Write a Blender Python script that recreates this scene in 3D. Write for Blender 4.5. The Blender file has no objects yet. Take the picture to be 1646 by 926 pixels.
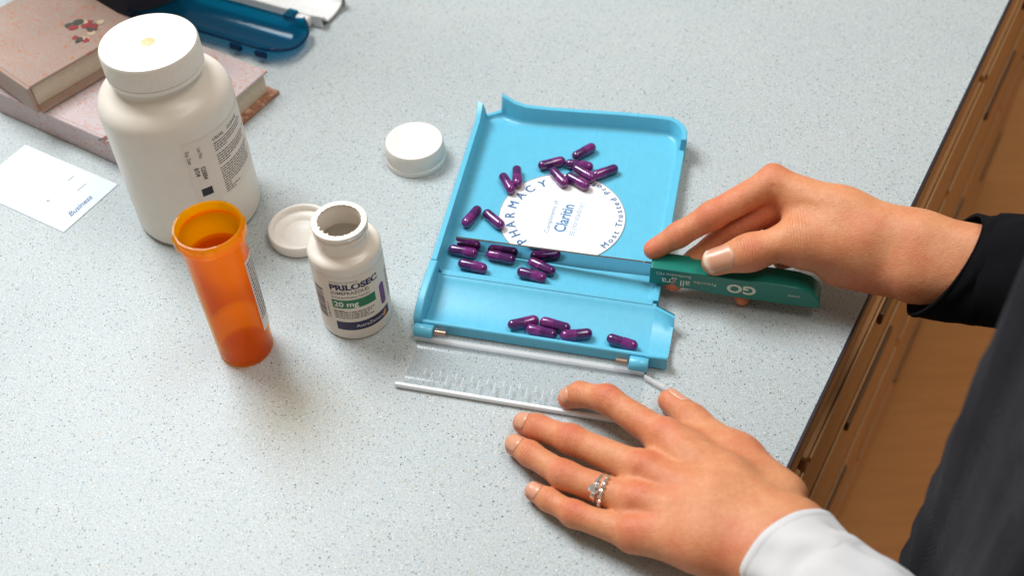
import bpy, bmesh, math, random
import numpy as np
from mathutils import Vector, Matrix
random.seed(4); rng = np.random.default_rng(4)
scene = bpy.context.scene
R_ = math.radians
MM = 0.001

# ---------------------------------------------------------------- camera
PITCH, ROLL, FPX, CAMZ = R_(48.156), R_(-2.865), 1880.0, 540.0
_fw = Vector((0, math.cos(PITCH), -math.sin(PITCH)))
_up = Vector((0, math.sin(PITCH), math.cos(PITCH)))
_rt = Vector((1, 0, 0))
_c, _s = math.cos(ROLL), math.sin(ROLL)
CR, CU = _c * _rt + _s * _up, -_s * _rt + _c * _up
cam_d = bpy.data.cameras.new('camera')
cam = bpy.data.objects.new('camera', cam_d)
scene.collection.objects.link(cam)
cam.matrix_world = Matrix(((CR.x, CU.x, -_fw.x, 0), (CR.y, CU.y, -_fw.y, 0), (CR.z, CU.z, -_fw.z, CAMZ * MM), (0, 0, 0, 1)))
cam_d.sensor_width = 36; cam_d.lens = FPX / 1646 * 36
cam_d.clip_start = 0.01; cam_d.clip_end = 50
cam_d.dof.use_dof = True; cam_d.dof.focus_distance = 0.70; cam_d.dof.aperture_fstop = 7.0
scene.camera = cam

# ---------------------------------------------------------------- light, exposure
scene.view_settings.view_transform = 'Standard'
scene.view_settings.look = 'None'
scene.view_settings.exposure = 0.0
scene.view_settings.gamma = 1.0
world = bpy.data.worlds.new('World'); scene.world = world
world.use_nodes = True
bgn = world.node_tree.nodes['Background']
bgn.inputs[0].default_value = (1.0, 0.83, 0.64, 1); bgn.inputs[1].default_value = 0.305

def area_lamp(name, loc, target, sx, sy, watts, col):
    d = bpy.data.lights.new(name, 'AREA'); d.shape = 'RECTANGLE'; d.size = sx; d.size_y = sy
    d.energy = watts; d.color = col
    o = bpy.data.objects.new(name, d); scene.collection.objects.link(o)
    o.location = Vector(loc) * MM
    o.rotation_euler = (Vector(target) - Vector(loc)).to_track_quat('-Z', 'Y').to_euler()
    return o
area_lamp('overhead_area', (-700, 1160, 1430), (20, 480, 0), 0.75, 0.75, 35, (0.92, 0.97, 1.0))
area_lamp('overhead_area', (560, 420, 1850), (160, 430, 0), 1.2, 0.4, 13, (1.0, 0.97, 0.93))  # fill lamp added overhead to brighten the cabinet and hands on the right

# ---------------------------------------------------------------- helpers
col = scene.collection
def on_plane(px, py, z=0.0):
    """the point at height z (mm) seen at a position of the 1646 x 926 photograph"""
    v = _fw + (px - 823.0) / FPX * CR - (py - 463.0) / FPX * CU
    return Vector((0, 0, CAMZ)) + v * ((z - CAMZ) / v.z)
at = on_plane

def link(name, mesh, parent=None, mat=None, smooth=True):
    o = bpy.data.objects.new(name, mesh); col.objects.link(o)
    if parent is not None: o.parent = parent
    if mat is not None and not mesh.materials: mesh.materials.append(mat)
    if smooth and len(mesh.polygons):
        mesh.polygons.foreach_set('use_smooth', [True] * len(mesh.polygons))
    return o
def mesh_of(name, verts, faces, parent=None, mat=None, smooth=True):
    me = bpy.data.meshes.new(name)
    me.from_pydata([(v[0] * MM, v[1] * MM, v[2] * MM) for v in verts], [], faces); me.update()
    return link(name, me, parent, mat, smooth)
def tag(o, label=None, cat=None, group=None, kind=None):
    if label: o['label'] = label
    if cat: o['category'] = cat
    if group: o['group'] = group
    if kind: o['kind'] = kind
    return o
def empty(name, loc=(0, 0, 0), rz=0.0):
    o = bpy.data.objects.new(name, None); col.objects.link(o)
    o.location = Vector(loc) * MM; o.rotation_euler = (0, 0, rz); o.empty_display_size = 0.02
    return o
def auto_smooth(o, deg=35):
    me = o.data
    bm = bmesh.new(); bm.from_mesh(me)
    for e in bm.edges:
        if len(e.link_faces) == 2 and e.calc_face_angle(0) > R_(deg): e.smooth = False
    for f in bm.faces: f.smooth = True
    bm.to_mesh(me); bm.free()
    return o
def fix_normals(o):
    bm = bmesh.new(); bm.from_mesh(o.data); bmesh.ops.remove_doubles(bm, verts=bm.verts, dist=1e-6)
    bmesh.ops.recalc_face_normals(bm, faces=bm.faces); bm.to_mesh(o.data); bm.free(); return o
def bevel(o, w, seg=2, ang=30):
    m = o.modifiers.new('bevel', 'BEVEL'); m.width = w * MM; m.segments = seg; m.limit_method = 'ANGLE'; m.angle_limit = R_(ang)
    return o
def box(name, lo, hi, parent=None, mat=None, bev=0.0):
    x0, y0, z0 = lo; x1, y1, z1 = hi
    v = [(x0, y0, z0), (x1, y0, z0), (x1, y1, z0), (x0, y1, z0), (x0, y0, z1), (x1, y0, z1), (x1, y1, z1), (x0, y1, z1)]
    f = [(0, 3, 2, 1), (4, 5, 6, 7), (0, 1, 5, 4), (1, 2, 6, 5), (2, 3, 7, 6), (3, 0, 4, 7)]
    o = mesh_of(name, v, f, parent, mat, smooth=False)
    if bev: bevel(o, bev)
    return o
def prism(name, poly, z0, z1, parent=None, mat=None, bev=0.0):
    n = len(poly)
    v = [(x, y, z0) for x, y in poly] + [(x, y, z1) for x, y in poly]
    f = [tuple(range(n))[::-1], tuple(range(n, 2 * n))] + [(i, (i + 1) % n, n + (i + 1) % n, n + i) for i in range(n)]
    o = fix_normals(mesh_of(name, v, f, parent, mat, smooth=False))
    if bev: bevel(o, bev)
    return o
def lathe(name, prof, parent=None, mat=None, seg=72, rib=None, sharp=38):
    """prof: list of (radius, z); a radius of 0 closes. rib(i, seg, ring) -> radius offset"""
    v, f, rings = [], [], []
    for k, (r, z) in enumerate(prof):
        if r < 1e-6:
            rings.append([len(v)]); v.append((0, 0, z))
        else:
            ring = []
            for i in range(seg):
                a = 2 * math.pi * i / seg
                rr = r + (rib(i, seg, k) if rib else 0)
                ring.append(len(v)); v.append((rr * math.cos(a), rr * math.sin(a), z))
            rings.append(ring)
    for a, b in zip(rings, rings[1:]):
        if len(a) == 1 and len(b) == 1: continue
        for i in range(seg):
            j = (i + 1) % seg
            if len(a) == 1: f.append((a[0], b[j], b[i]))
            elif len(b) == 1: f.append((a[i], a[j], b[0]))
            else: f.append((a[i], a[j], b[j], b[i]))
    o = mesh_of(name, v, f, parent, mat)
    fix_normals(o)
    return auto_smooth(o, sharp)
def arc(cx, cz, r, a0, a1, n=6):
    return [(cx + r * math.cos(R_(a0 + (a1 - a0) * i / n)), cz + r * math.sin(R_(a0 + (a1 - a0) * i / n))) for i in range(n + 1)]
def tube(name, pts, radii, parent=None, mat=None, seg=16, close=True):
    pts = [Vector(p) for p in pts]; v, f = [], []
    n = len(pts)
    if not hasattr(radii, '__len__'): radii = [radii] * n
    prev = None
    for i, p in enumerate(pts):
        d = (pts[min(i + 1, n - 1)] - pts[max(i - 1, 0)]).normalized()
        x = (Vector((0, 0, 1)) if abs(d.z) < .9 else Vector((1, 0, 0))).cross(d).normalized() if prev is None else (prev - d * prev.dot(d)).normalized()
        prev = x; y = d.cross(x)
        for k in range(seg):
            a = 2 * math.pi * k / seg
            v.append(p + (x * math.cos(a) + y * math.sin(a)) * radii[i])
    for i in range(n - 1):
        for k in range(seg):
            j = (k + 1) % seg
            f.append((i * seg + k, i * seg + j, (i + 1) * seg + j, (i + 1) * seg + k))
    if close:
        f.append(tuple(range(seg))[::-1]); f.append(tuple(range((n - 1) * seg, n * seg)))
    o = mesh_of(name, v, f, parent, mat)
    return auto_smooth(o, 50)

# lettering: the built-in font turned into a mesh, then laid on a surface by place(x, y) -> point (mm)
def text_mesh(body, size, align='LEFT', bold=0.0, shear=0.0, sx=1.0, spacing=1.0):
    cu = bpy.data.curves.new('lettering', 'FONT'); cu.body = body; cu.size = size
    cu.align_x = align; cu.align_y = 'BOTTOM_BASELINE'; cu.offset = bold; cu.shear = shear; cu.resolution_u = 4
    cu.space_character = spacing
    ob = bpy.data.objects.new('lettering', cu)
    me = bpy.data.meshes.new_from_object(ob)
    vs = [(v.co.x * sx, v.co.y) for v in me.vertices]; fs = [tuple(p.vertices) for p in me.polygons]
    bpy.data.objects.remove(ob); bpy.data.meshes.remove(me)
    return vs, fs
def lettering(body, size, place, parent, mat, name='lettering', **kw):
    vs, fs = text_mesh(body, size, **kw)
    return mesh_of(name, [place(x, y) for x, y in vs], fs, parent, mat, smooth=False)
def patch(name, place, x0, x1, y0, y1, parent, mat, nx=12, ny=2):
    v = [place(x0 + (x1 - x0) * i / nx, y0 + (y1 - y0) * j / ny) for j in range(ny + 1) for i in range(nx + 1)]
    f = [(j * (nx + 1) + i, j * (nx + 1) + i + 1, (j + 1) * (nx + 1) + i + 1, (j + 1) * (nx + 1) + i) for j in range(ny) for i in range(nx)]
    return mesh_of(name, v, f, parent, mat)
def bars(name, place, rects, parent, mat):
    v, f = [], []
    for (x0, x1, y0, y1) in rects:
        n = max(1, int(abs(x1 - x0) / 1.5)); b = len(v)
        for i in range(n + 1):
            x = x0 + (x1 - x0) * i / n
            v += [place(x, y0), place(x, y1)]
        f += [(b + 2 * i, b + 2 * i + 2, b + 2 * i + 3, b + 2 * i + 1) for i in range(n)]
    return mesh_of(name, v, f, parent, mat, smooth=False)
def fine_rects(x0, x1, y, h, r):
    """one line of print too small to read: short word-length dashes"""
    out, x = [], x0
    while x < x1 - .4:
        w = min(r.uniform(.8, 3.2), x1 - x); out.append((x, x + w, y, y + h)); x += w + r.uniform(.35, .6)
    return out

# ---------------------------------------------------------------- materials
def new_mat(name):
    m = bpy.data.materials.new(name); m.use_nodes = True
    nt = m.node_tree; return m, nt, nt.nodes['Principled BSDF']
def N(nt, t, **kw):
    n = nt.nodes.new(t)
    for k, v in kw.items(): setattr(n, k, v)
    return n
def set_in(n, **kw):
    for k, v in kw.items():
        n.inputs[k.replace('_', ' ')].default_value = v
def texco(nt, scale=1000.0):
    """object coordinates in millimetres"""
    tc = N(nt, 'ShaderNodeTexCoord'); mp = N(nt, 'ShaderNodeMapping'); mp.inputs['Scale'].default_value = (scale,) * 3
    nt.links.new(tc.outputs['Object'], mp.inputs['Vector']); return mp.outputs['Vector']
def noise(nt, vec, scale, detail=3, rough=.55):
    n = N(nt, 'ShaderNodeTexNoise'); n.inputs['Scale'].default_value = scale; n.inputs['Detail'].default_value = detail
    n.inputs['Roughness'].default_value = rough; nt.links.new(vec, n.inputs['Vector']); return n.outputs['Fac']
def ramp(nt, fac, stops):
    r = N(nt, 'ShaderNodeValToRGB'); e = r.color_ramp.elements
    while len(e) < len(stops): e.new(0.5)
    for k, (p, c) in enumerate(stops):
        e[k].position = p; e[k].color = c if len(c) == 4 else (*c, 1)
    nt.links.new(fac, r.inputs[0]); return r.outputs[0]
def mixc(nt, fac, a, b, mode='MIX'):
    m = N(nt, 'ShaderNodeMix', data_type='RGBA', blend_type=mode)
    for sock, val in ((m.inputs[0], fac), (m.inputs[6], a), (m.inputs[7], b)):
        if hasattr(val, 'is_linked'): nt.links.new(val, sock)
        else: sock.default_value = val if not isinstance(val, tuple) or len(val) == 4 else (*val, 1)
    return m.outputs[2]
def bump(nt, bsdf, height, strength, dist=0.0003):
    b = N(nt, 'ShaderNodeBump'); b.inputs['Strength'].default_value = strength; b.inputs['Distance'].default_value = dist
    nt.links.new(height, b.inputs['Height']); nt.links.new(b.outputs[0], bsdf.inputs['Normal'])
def plastic(name, c, rough=.35, sss=0.0, var=.04, bmp=.05, scale=.25, spec=.5, sss_r=(1, .9, .8)):
    m, nt, b = new_mat(name); v = texco(nt)
    n = noise(nt, v, scale, 4)
    lo = tuple(x * (1 - var) for x in c); hi = tuple(min(1, x * (1 + var)) for x in c)
    nt.links.new(ramp(nt, n, [(.3, lo), (.7, hi)]), b.inputs['Base Color'])
    b.inputs['Roughness'].default_value = rough; b.inputs['Specular IOR Level'].default_value = spec
    if sss:
        b.inputs['Subsurface Weight'].default_value = sss; b.inputs['Subsurface Radius'].default_value = sss_r; b.inputs['Subsurface Scale'].default_value = .004
    if bmp: bump(nt, b, noise(nt, v, scale * 6, 3), bmp, .0002)
    return m
def ink(name, c, rough=.5):
    m, nt, b = new_mat(name); v = texco(nt)
    nt.links.new(ramp(nt, noise(nt, v, 2.0), [(.3, tuple(x * .85 for x in c)), (.7, tuple(min(1, x * 1.1) for x in c))]), b.inputs['Base Color'])
    b.inputs['Roughness'].default_value = rough; return m
def clear_plastic(name, tint, gloss_rough=.06, body=0.0, body_col=(1, 1, 1), glow=.5):
    """thin walled see-through plastic: tinted transmission, a little scatter in the wall, a Fresnel reflection"""
    m = bpy.data.materials.new(name); m.use_nodes = True; nt = m.node_tree; nt.nodes.clear()
    out = N(nt, 'ShaderNodeOutputMaterial'); tr = N(nt, 'ShaderNodeBsdfTransparent'); tr.inputs[0].default_value = (*tint, 1)
    gl = N(nt, 'ShaderNodeBsdfGlossy'); gl.inputs['Roughness'].default_value = gloss_rough
    lw = N(nt, 'ShaderNodeLayerWeight'); lw.inputs[0].default_value = .5
    pw = N(nt, 'ShaderNodeMath', operation='POWER'); nt.links.new(lw.outputs['Facing'], pw.inputs[0]); pw.inputs[1].default_value = 4.5
    fr = N(nt, 'ShaderNodeMath', operation='MULTIPLY_ADD'); nt.links.new(pw.outputs[0], fr.inputs[0]); fr.inputs[1].default_value = .60; fr.inputs[2].default_value = .022
    v = texco(nt); b = N(nt, 'ShaderNodeBump'); b.inputs['Strength'].default_value = .08; b.inputs['Distance'].default_value = .0002
    nt.links.new(noise(nt, v, .3), b.inputs['Height'])
    nt.links.new(b.outputs[0], gl.inputs['Normal'])
    base = tr.outputs[0]
    if body:
        df = N(nt, 'ShaderNodeBsdfDiffuse'); df.inputs[0].default_value = (*body_col, 1)
        tl = N(nt, 'ShaderNodeBsdfTranslucent'); tl.inputs[0].default_value = (*body_col, 1)
        ad = N(nt, 'ShaderNodeMixShader'); ad.inputs[0].default_value = glow
        nt.links.new(df.outputs[0], ad.inputs[1]); nt.links.new(tl.outputs[0], ad.inputs[2])
        mx = N(nt, 'ShaderNodeMixShader'); mx.inputs[0].default_value = body
        nt.links.new(base, mx.inputs[1]); nt.links.new(ad.outputs[0], mx.inputs[2]); base = mx.outputs[0]
    m2 = N(nt, 'ShaderNodeMixShader')
    nt.links.new(fr.outputs[0], m2.inputs[0]); nt.links.new(base, m2.inputs[1]); nt.links.new(gl.outputs[0], m2.inputs[2])
    nt.links.new(m2.outputs[0], out.inputs[0])
    return m

# speckled solid-surface worktop
def worktop_material():
    m, nt, b = new_mat('speckled_worktop'); v = texco(nt)
    base = ramp(nt, noise(nt, v, .012, 3), [(.3, (.40, .465, .495)), (.7, (.455, .505, .52))])
    grain = noise(nt, v, 1.1, 3, .7)
    c = mixc(nt, .55, base, ramp(nt, grain, [(.30, (.20, .25, .27)), (.5, (.44, .475, .48)), (.70, (.68, .70, .69))]))
    def specks(c, scale, thr, colr, seed, keep=1.0):
        vo = N(nt, 'ShaderNodeTexVoronoi'); vo.inputs['Scale'].default_value = scale
        mp = N(nt, 'ShaderNodeMapping'); mp.inputs['Location'].default_value = (seed * 13.7, seed * 5.1, seed * 3.3)
        nt.links.new(v, mp.inputs[0]); nt.links.new(mp.outputs[0], vo.inputs['Vector'])
        sep = N(nt, 'ShaderNodeSeparateColor'); nt.links.new(vo.outputs['Color'], sep.inputs[0])
        th = N(nt, 'ShaderNodeMath', operation='MULTIPLY'); nt.links.new(sep.outputs[0], th.inputs[0]); th.inputs[1].default_value = thr
        lt = N(nt, 'ShaderNodeMath', operation='LESS_THAN'); nt.links.new(vo.outputs['Distance'], lt.inputs[0]); nt.links.new(th.outputs[0], lt.inputs[1])
        k = N(nt, 'ShaderNodeMath', operation='LESS_THAN'); nt.links.new(sep.outputs[1], k.inputs[0]); k.inputs[1].default_value = keep
        mu = N(nt, 'ShaderNodeMath', operation='MULTIPLY'); nt.links.new(lt.outputs[0], mu.inputs[0]); nt.links.new(k.outputs[0], mu.inputs[1])
        return mixc(nt, mu.outputs[0], c, colr)
    c = specks(c, .85, .42, (.25, .32, .36, 1), 1, .55)
    c = specks(c, 1.1, .40, (.62, .65, .64, 1), 2, .5)
    c = specks(c, .70, .40, (.15, .18, .19, 1), 3, .24)
    c = specks(c, .75, .40, (.42, .37, .28, 1), 4, .40)
    c = specks(c, .75, .32, (.72, .74, .73, 1), 5, .12)
    c = specks(c, .42, .24, (.07, .08, .09, 1), 6, .16)
    nt.links.new(c, b.inputs['Base Color'])
    b.inputs['Roughness'].default_value = .42; b.inputs['Specular IOR Level'].default_value = .35
    bump(nt, b, noise(nt, v, .6, 2), .05, .0002)
    return m
def wood_material(name, c0, c1, axis_rot, rough=.4):
    m, nt, b = new_mat(name); v = texco(nt, 1000)
    mp = N(nt, 'ShaderNodeMapping'); mp.inputs['Rotation'].default_value = (0, 0, axis_rot); mp.inputs['Scale'].default_value = (.004, .06, .06)
    nt.links.new(v, mp.inputs[0])
    n1 = noise(nt, mp.outputs[0], 1.0, 6, .6); n2 = noise(nt, mp.outputs[0], 4.0, 4)
    c = ramp(nt, n1, [(.25, c0), (.5, tuple((x + y) / 2 for x, y in zip(c0, c1))), (.75, c1)])
    c = mixc(nt, .25, c, ramp(nt, n2, [(.3, tuple(x * .7 for x in c0)), (.7, c1)]))
    nt.links.new(c, b.inputs['Base Color']); b.inputs['Roughness'].default_value = rough
    bump(nt, b, n2, .1, .0003); return m

M = {}
M['worktop'] = worktop_material()
M['edge_strip'] = plastic('dark_edge_strip', (.02, .018, .03), .4)
M['wood'] = wood_material('cabinet_wood', (.44, .21, .075), (.60, .31, .125), -R_(58.5))
M['wood_dark'] = wood_material('drawer_gap_wood', (.05, .025, .012), (.09, .045, .02), -R_(58.5))
M['floor'] = wood_material('floor_wood', (.56, .245, .072), (.66, .31, .10), R_(20), .5)
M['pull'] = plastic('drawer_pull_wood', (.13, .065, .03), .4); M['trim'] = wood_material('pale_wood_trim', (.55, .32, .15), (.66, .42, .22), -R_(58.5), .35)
M['blue'] = plastic('blue_plastic', (.115, .49, .69), .33, .12, .03, .04, .2)
_nt = M['blue'].node_tree; _b = _nt.nodes['Principled BSDF']; _v = texco(_nt)
_mp = N(_nt, 'ShaderNodeMapping'); _mp.inputs['Scale'].default_value = (1, .06, 1); _mp.inputs['Rotation'].default_value = (0, 0, .5); _nt.links.new(_v, _mp.inputs[0])
_sc = ramp(_nt, noise(_nt, _mp.outputs[0], .9, 5, .7), [(.35, (.26,) * 3), (.62, (.40,) * 3), (.72, (.55,) * 3)])
_nt.links.new(_sc, _b.inputs['Roughness'])
M['white_plastic'] = plastic('white_bottle_plastic', (.79, .73, .65), .33, .25, .02, .06, .12)
M['cap_white'] = plastic('white_cap_plastic', (.83, .79, .73), .42, .15, .02, .05, .3)
M['bottle_white'] = plastic('small_bottle_plastic', (.80, .74, .66), .27, .2, .02, .04, .12)
M['foil'] = plastic('silver_foil', (.75, .75, .76), .25); M['foil'].node_tree.nodes['Principled BSDF'].inputs['Metallic'].default_value = 1
M['label_paper'] = plastic('label_paper', (.77, .70, .61), .45, 0, .02, .05, .8)
M['big_label'] = plastic('big_bottle_label', (.76, .68, .605), .42, 0, .015, .03, .5)
M['black_ink'] = ink('black_ink', (.02, .018, .025)); M['navy'] = ink('navy_ink', (.022, .016, .075)); M['green_ink'] = ink('green_ink', (.012, .18, .075))
M['grey_ink'] = ink('grey_ink', (.06, .05, .055)); M['purple_ink'] = ink('purple_ink', (.17, .03, .17)); M['white_ink'] = ink('white_ink', (.82, .80, .72))
M['orange_ink'] = ink('orange_ink', (.85, .32, .03)); M['ring_ink'] = ink('ring_text_ink', (.045, .15, .33)); M['blue_ink'] = ink('blue_ink', (.07, .23, .45)); M['pale_ink'] = ink('pale_blue_ink', (.26, .42, .62))
M['red_ink'] = ink('red_ink', (.30, .02, .02)); M['cream_ink'] = ink('cream_ink', (.72, .74, .60)); M['script_ink'] = ink('script_ink', (.06, .13, .30))
M['disc'] = plastic('white_disc_paper', (.84, .85, .86), .4, 0, .01, .03, .5)
M['disc_edge'] = plastic('disc_edge', (.30, .38, .42), .4)
M['orange'] = clear_plastic('orange_vial_plastic', (1.0, .765, .006), .08, .36, (1.0, .36, .001), .82)
M['orange_rim'] = clear_plastic('orange_vial_rim', (1.0, .76, .015), .10, .44, (1.0, .50, .004), .78)
M['clear'] = clear_plastic('clear_cover_plastic', (.97, .98, .985), .13, .055, (.85, .92, 1.0))
M['piped_light_edge'] = clear_plastic('clear_plastic_edge', (.95, .95, .97), .12, .58, (1.0, 1.0, 1.0))  # light piped to the cover's edges, put in as a white body colour
M['clear_mark'] = clear_plastic('moulded_mark', (.96, .97, .98), .15, .55, (1.0, 1.0, 1.0))
M['bright_edge'] = plastic('clear_plastic_lit_edge', (.88, .91, .95), .22, .3, .02, .03, .4)  # opaque white stands in for light caught in the clear flange
M['teal_clear'] = clear_plastic('teal_cover_plastic', (.05, .50, .68), .12, .25, (.01, .28, .42))
M['teal_edge'] = clear_plastic('teal_cover_edge', (.01, .13, .30), .12, .6, (.005, .07, .20))
M['white_tray'] = plastic('white_tray_plastic', (.80, .80, .80), .35, .1)
M['steel'] = plastic('polished_steel', (.46, .47, .50), .06, 0, .02, .02, .1); M['steel'].node_tree.nodes['Principled BSDF'].inputs['Metallic'].default_value = 1
M['copper'] = plastic('hinge_pin_metal', (.55, .38, .28), .3); M['copper'].node_tree.nodes['Principled BSDF'].inputs['Metallic'].default_value = 1
M['green'] = plastic('green_handle_plastic', (.006, .19, .145), .33, 0, .06, .08, .3)
M['silver'] = plastic('ring_silver', (.86, .85, .83), .14, 0, .02, .0, .5); M['silver'].node_tree.nodes['Principled BSDF'].inputs['Metallic'].default_value = 1
M['pages'] = plastic('book_pages', (.62, .54, .42), .7, 0, .12, .3, .9)
M['card'] = plastic('card_paper', (.66, .73, .80), .6, 0, .02, .05, .4)
M['binder'] = plastic('dark_binder', (.035, .03, .045), .5)

def capsule_material(name, c):
    m, nt, b = new_mat(name); v = texco(nt)
    nt.links.new(ramp(nt, noise(nt, v, .35, 4, .65), [(.3, tuple(x * .55 for x in c)), (.7, tuple(min(1, x * 1.5) for x in c))]), b.inputs['Base Color'])
    b.inputs['Roughness'].default_value = .17; b.inputs['Coat Weight'].default_value = .6; b.inputs['Coat Roughness'].default_value = .1
    b.inputs['Subsurface Weight'].default_value = .15; b.inputs['Subsurface Scale'].default_value = .002
    bump(nt, b, noise(nt, v, .5, 3), .12, .0003); return m
M['purple'] = capsule_material('purple_gelatin', (.15, .018, .155)); M['purple_dark'] = capsule_material('dark_purple_gelatin', (.075, .011, .105))

def paisley_material(name, ground, pattern, amt):
    m, nt, b = new_mat(name); v = texco(nt)
    w = N(nt, 'ShaderNodeTexNoise'); w.inputs['Scale'].default_value = .06; nt.links.new(v, w.inputs['Vector'])
    va = N(nt, 'ShaderNodeVectorMath', operation='MULTIPLY_ADD'); nt.links.new(w.outputs['Color'], va.inputs[0]); va.inputs[1].default_value = (30, 30, 30); nt.links.new(v, va.inputs[2])
    wv = N(nt, 'ShaderNodeTexWave', wave_type='RINGS'); wv.inputs['Scale'].default_value = .05; wv.inputs['Distortion'].default_value = 7; wv.inputs['Detail'].default_value = 2; wv.inputs['Detail Scale'].default_value = 1.6
    nt.links.new(va.outputs[0], wv.inputs['Vector'])
    f = ramp(nt, wv.outputs['Fac'], [(.30, (0, 0, 0)), (.50, (1, 1, 1)), (.62, (1, 1, 1)), (.80, (0, 0, 0))])
    g = ramp(nt, noise(nt, v, .05, 3), [(.30, (.35,) * 3), (.55, (1,) * 3)])
    mu = N(nt, 'ShaderNodeMath', operation='MULTIPLY'); nt.links.new(f, mu.inputs[0]); nt.links.new(g, mu.inputs[1])
    m2 = N(nt, 'ShaderNodeMath', operation='MULTIPLY'); nt.links.new(mu.outputs[0], m2.inputs[0]); m2.inputs[1].default_value = amt
    c = mixc(nt, m2.outputs[0], ramp(nt, noise(nt, v, .03, 4), [(.3, tuple(x * .85 for x in ground)), (.7, ground)]), pattern)
    nt.links.new(c, b.inputs['Base Color']); b.inputs['Roughness'].default_value = .5
    bump(nt, b, noise(nt, v, 1.5), .15, .0002); return m
M['cover'] = paisley_material('patterned_book_cover', (.54, .46, .47), (.52, .19, .085), .72)
M['cover_dark'] = paisley_material('rose_book_cover', (.36, .27, .225), (.42, .14, .06), .85)
M['rust'] = paisley_material('rust_endpaper', (.36, .15, .085), (.66, .42, .30), .9)
M['flower_red'] = ink('printed_red_flower', (.30, .03, .035)); M['flower_leaf'] = ink('printed_dark_leaf', (.06, .06, .05)); M['flower_cream'] = ink('printed_cream_petal', (.52, .40, .27))
M['flower_brown'] = ink('printed_brown_figure', (.20, .055, .03))

def skin_material():
    m, nt, b = new_mat('skin'); v = texco(nt)
    at_ = N(nt, 'ShaderNodeAttribute', attribute_name='flush')
    base = ramp(nt, noise(nt, v, .05, 5, .6), [(.3, (.60, .225, .095)), (.5, (.68, .28, .125)), (.7, (.745, .335, .165))])
    red = mixc(nt, at_.outputs['Fac'], base, (.64, .115, .055))
    mott = mixc(nt, .24, red, ramp(nt, noise(nt, v, .35, 4, .7), [(.3, (.42, .14, .07)), (.7, (.72, .40, .23))]))
    nt.links.new(mott, b.inputs['Base Color'])
    blot = ramp(nt, noise(nt, v, .045, 4, .6), [(.48, (0, 0, 0)), (.72, (.55,) * 3)])
    mott = mixc(nt, blot, mott, (.62, .15, .075))
    ac = N(nt, 'ShaderNodeAttribute', attribute_name='crease_along'); aw = N(nt, 'ShaderNodeAttribute', attribute_name='crease_weight')
    ph = N(nt, 'ShaderNodeMath', operation='MULTIPLY_ADD'); nt.links.new(noise(nt, v, .25, 3), ph.inputs[0]); ph.inputs[1].default_value = 9.0
    sc_ = N(nt, 'ShaderNodeMath', operation='MULTIPLY'); nt.links.new(ac.outputs['Fac'], sc_.inputs[0]); sc_.inputs[1].default_value = 3.6
    nt.links.new(sc_.outputs[0], ph.inputs[2])
    sn = N(nt, 'ShaderNodeMath', operation='SINE'); nt.links.new(ph.outputs[0], sn.inputs[0])
    lines = ramp(nt, sn.outputs[0], [(.0, (0, 0, 0)), (.55, (0, 0, 0)), (1, (1, 1, 1))])
    cw = N(nt, 'ShaderNodeMath', operation='MULTIPLY'); nt.links.new(lines, cw.inputs[0]); nt.links.new(aw.outputs['Fac'], cw.inputs[1])
    cm = N(nt, 'ShaderNodeMath', operation='MULTIPLY'); nt.links.new(cw.outputs[0], cm.inputs[0]); cm.inputs[1].default_value = .42
    nt.links.new(mixc(nt, cm.outputs[0], mott, (.42, .10, .05)), b.inputs['Base Color'])
    b.inputs['Roughness'].default_value = .48; b.inputs['Specular IOR Level'].default_value = .38
    b.inputs['Subsurface Weight'].default_value = .22; b.inputs['Subsurface Radius'].default_value = (1, .35, .18); b.inputs['Subsurface Scale'].default_value = .004
    vo = N(nt, 'ShaderNodeTexVoronoi', feature='DISTANCE_TO_EDGE'); vo.inputs['Scale'].default_value = .8; nt.links.new(v, vo.inputs['Vector'])
    ad = N(nt, 'ShaderNodeMath', operation='ADD'); nt.links.new(vo.outputs['Distance'], ad.inputs[0]); nt.links.new(noise(nt, v, .5, 5, .7), ad.inputs[1])
    sb = N(nt, 'ShaderNodeMath', operation='MULTIPLY_ADD'); nt.links.new(cw.outputs[0], sb.inputs[0]); sb.inputs[1].default_value = -1.6; nt.links.new(ad.outputs[0], sb.inputs[2])
    bump(nt, b, sb.outputs[0], .45, .0006); return m
M['skin'] = skin_material()
def nail_material():
    m, nt, b = new_mat('fingernail'); at_ = N(nt, 'ShaderNodeAttribute', attribute_name='tip')
    nt.links.new(ramp(nt, at_.outputs['Fac'], [(0, (.74, .50, .40)), (.10, (.66, .34, .22)), (.78, (.64, .32, .21)), (.88, (.72, .50, .37)), (1, (.78, .66, .52))]), b.inputs['Base Color'])
    b.inputs['Roughness'].default_value = .28; b.inputs['Subsurface Weight'].default_value = .1; b.inputs['Subsurface Scale'].default_value = .002
    return m
M['nail'] = nail_material(); M['short_nail'] = plastic('short_fingernail', (.68, .32, .20), .27, .1, .06, .03, .3)
def cloth(name, c, rough=.85, var=.1, weave=1.6, sheen=.2):
    m, nt, b = new_mat(name); v = texco(nt)
    nt.links.new(ramp(nt, noise(nt, v, .05, 5), [(.3, tuple(x * (1 - var) for x in c)), (.7, tuple(min(1, x * (1 + var)) for x in c))]), b.inputs['Base Color'])
    b.inputs['Roughness'].default_value = rough; b.inputs['Sheen Weight'].default_value = sheen; b.inputs['Specular IOR Level'].default_value = .12 if c[0] < .1 else .4
    wv = N(nt, 'ShaderNodeTexWave'); wv.inputs['Scale'].default_value = weave; nt.links.new(v, wv.inputs['Vector'])
    ad = N(nt, 'ShaderNodeMath', operation='ADD'); nt.links.new(wv.outputs['Fac'], ad.inputs[0]); nt.links.new(noise(nt, v, .15, 4), ad.inputs[1])
    bump(nt, b, ad.outputs[0], .45, .0006); return m
M['white_cloth'] = cloth('white_cotton', (.80, .79, .80), .85, .03)
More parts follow.
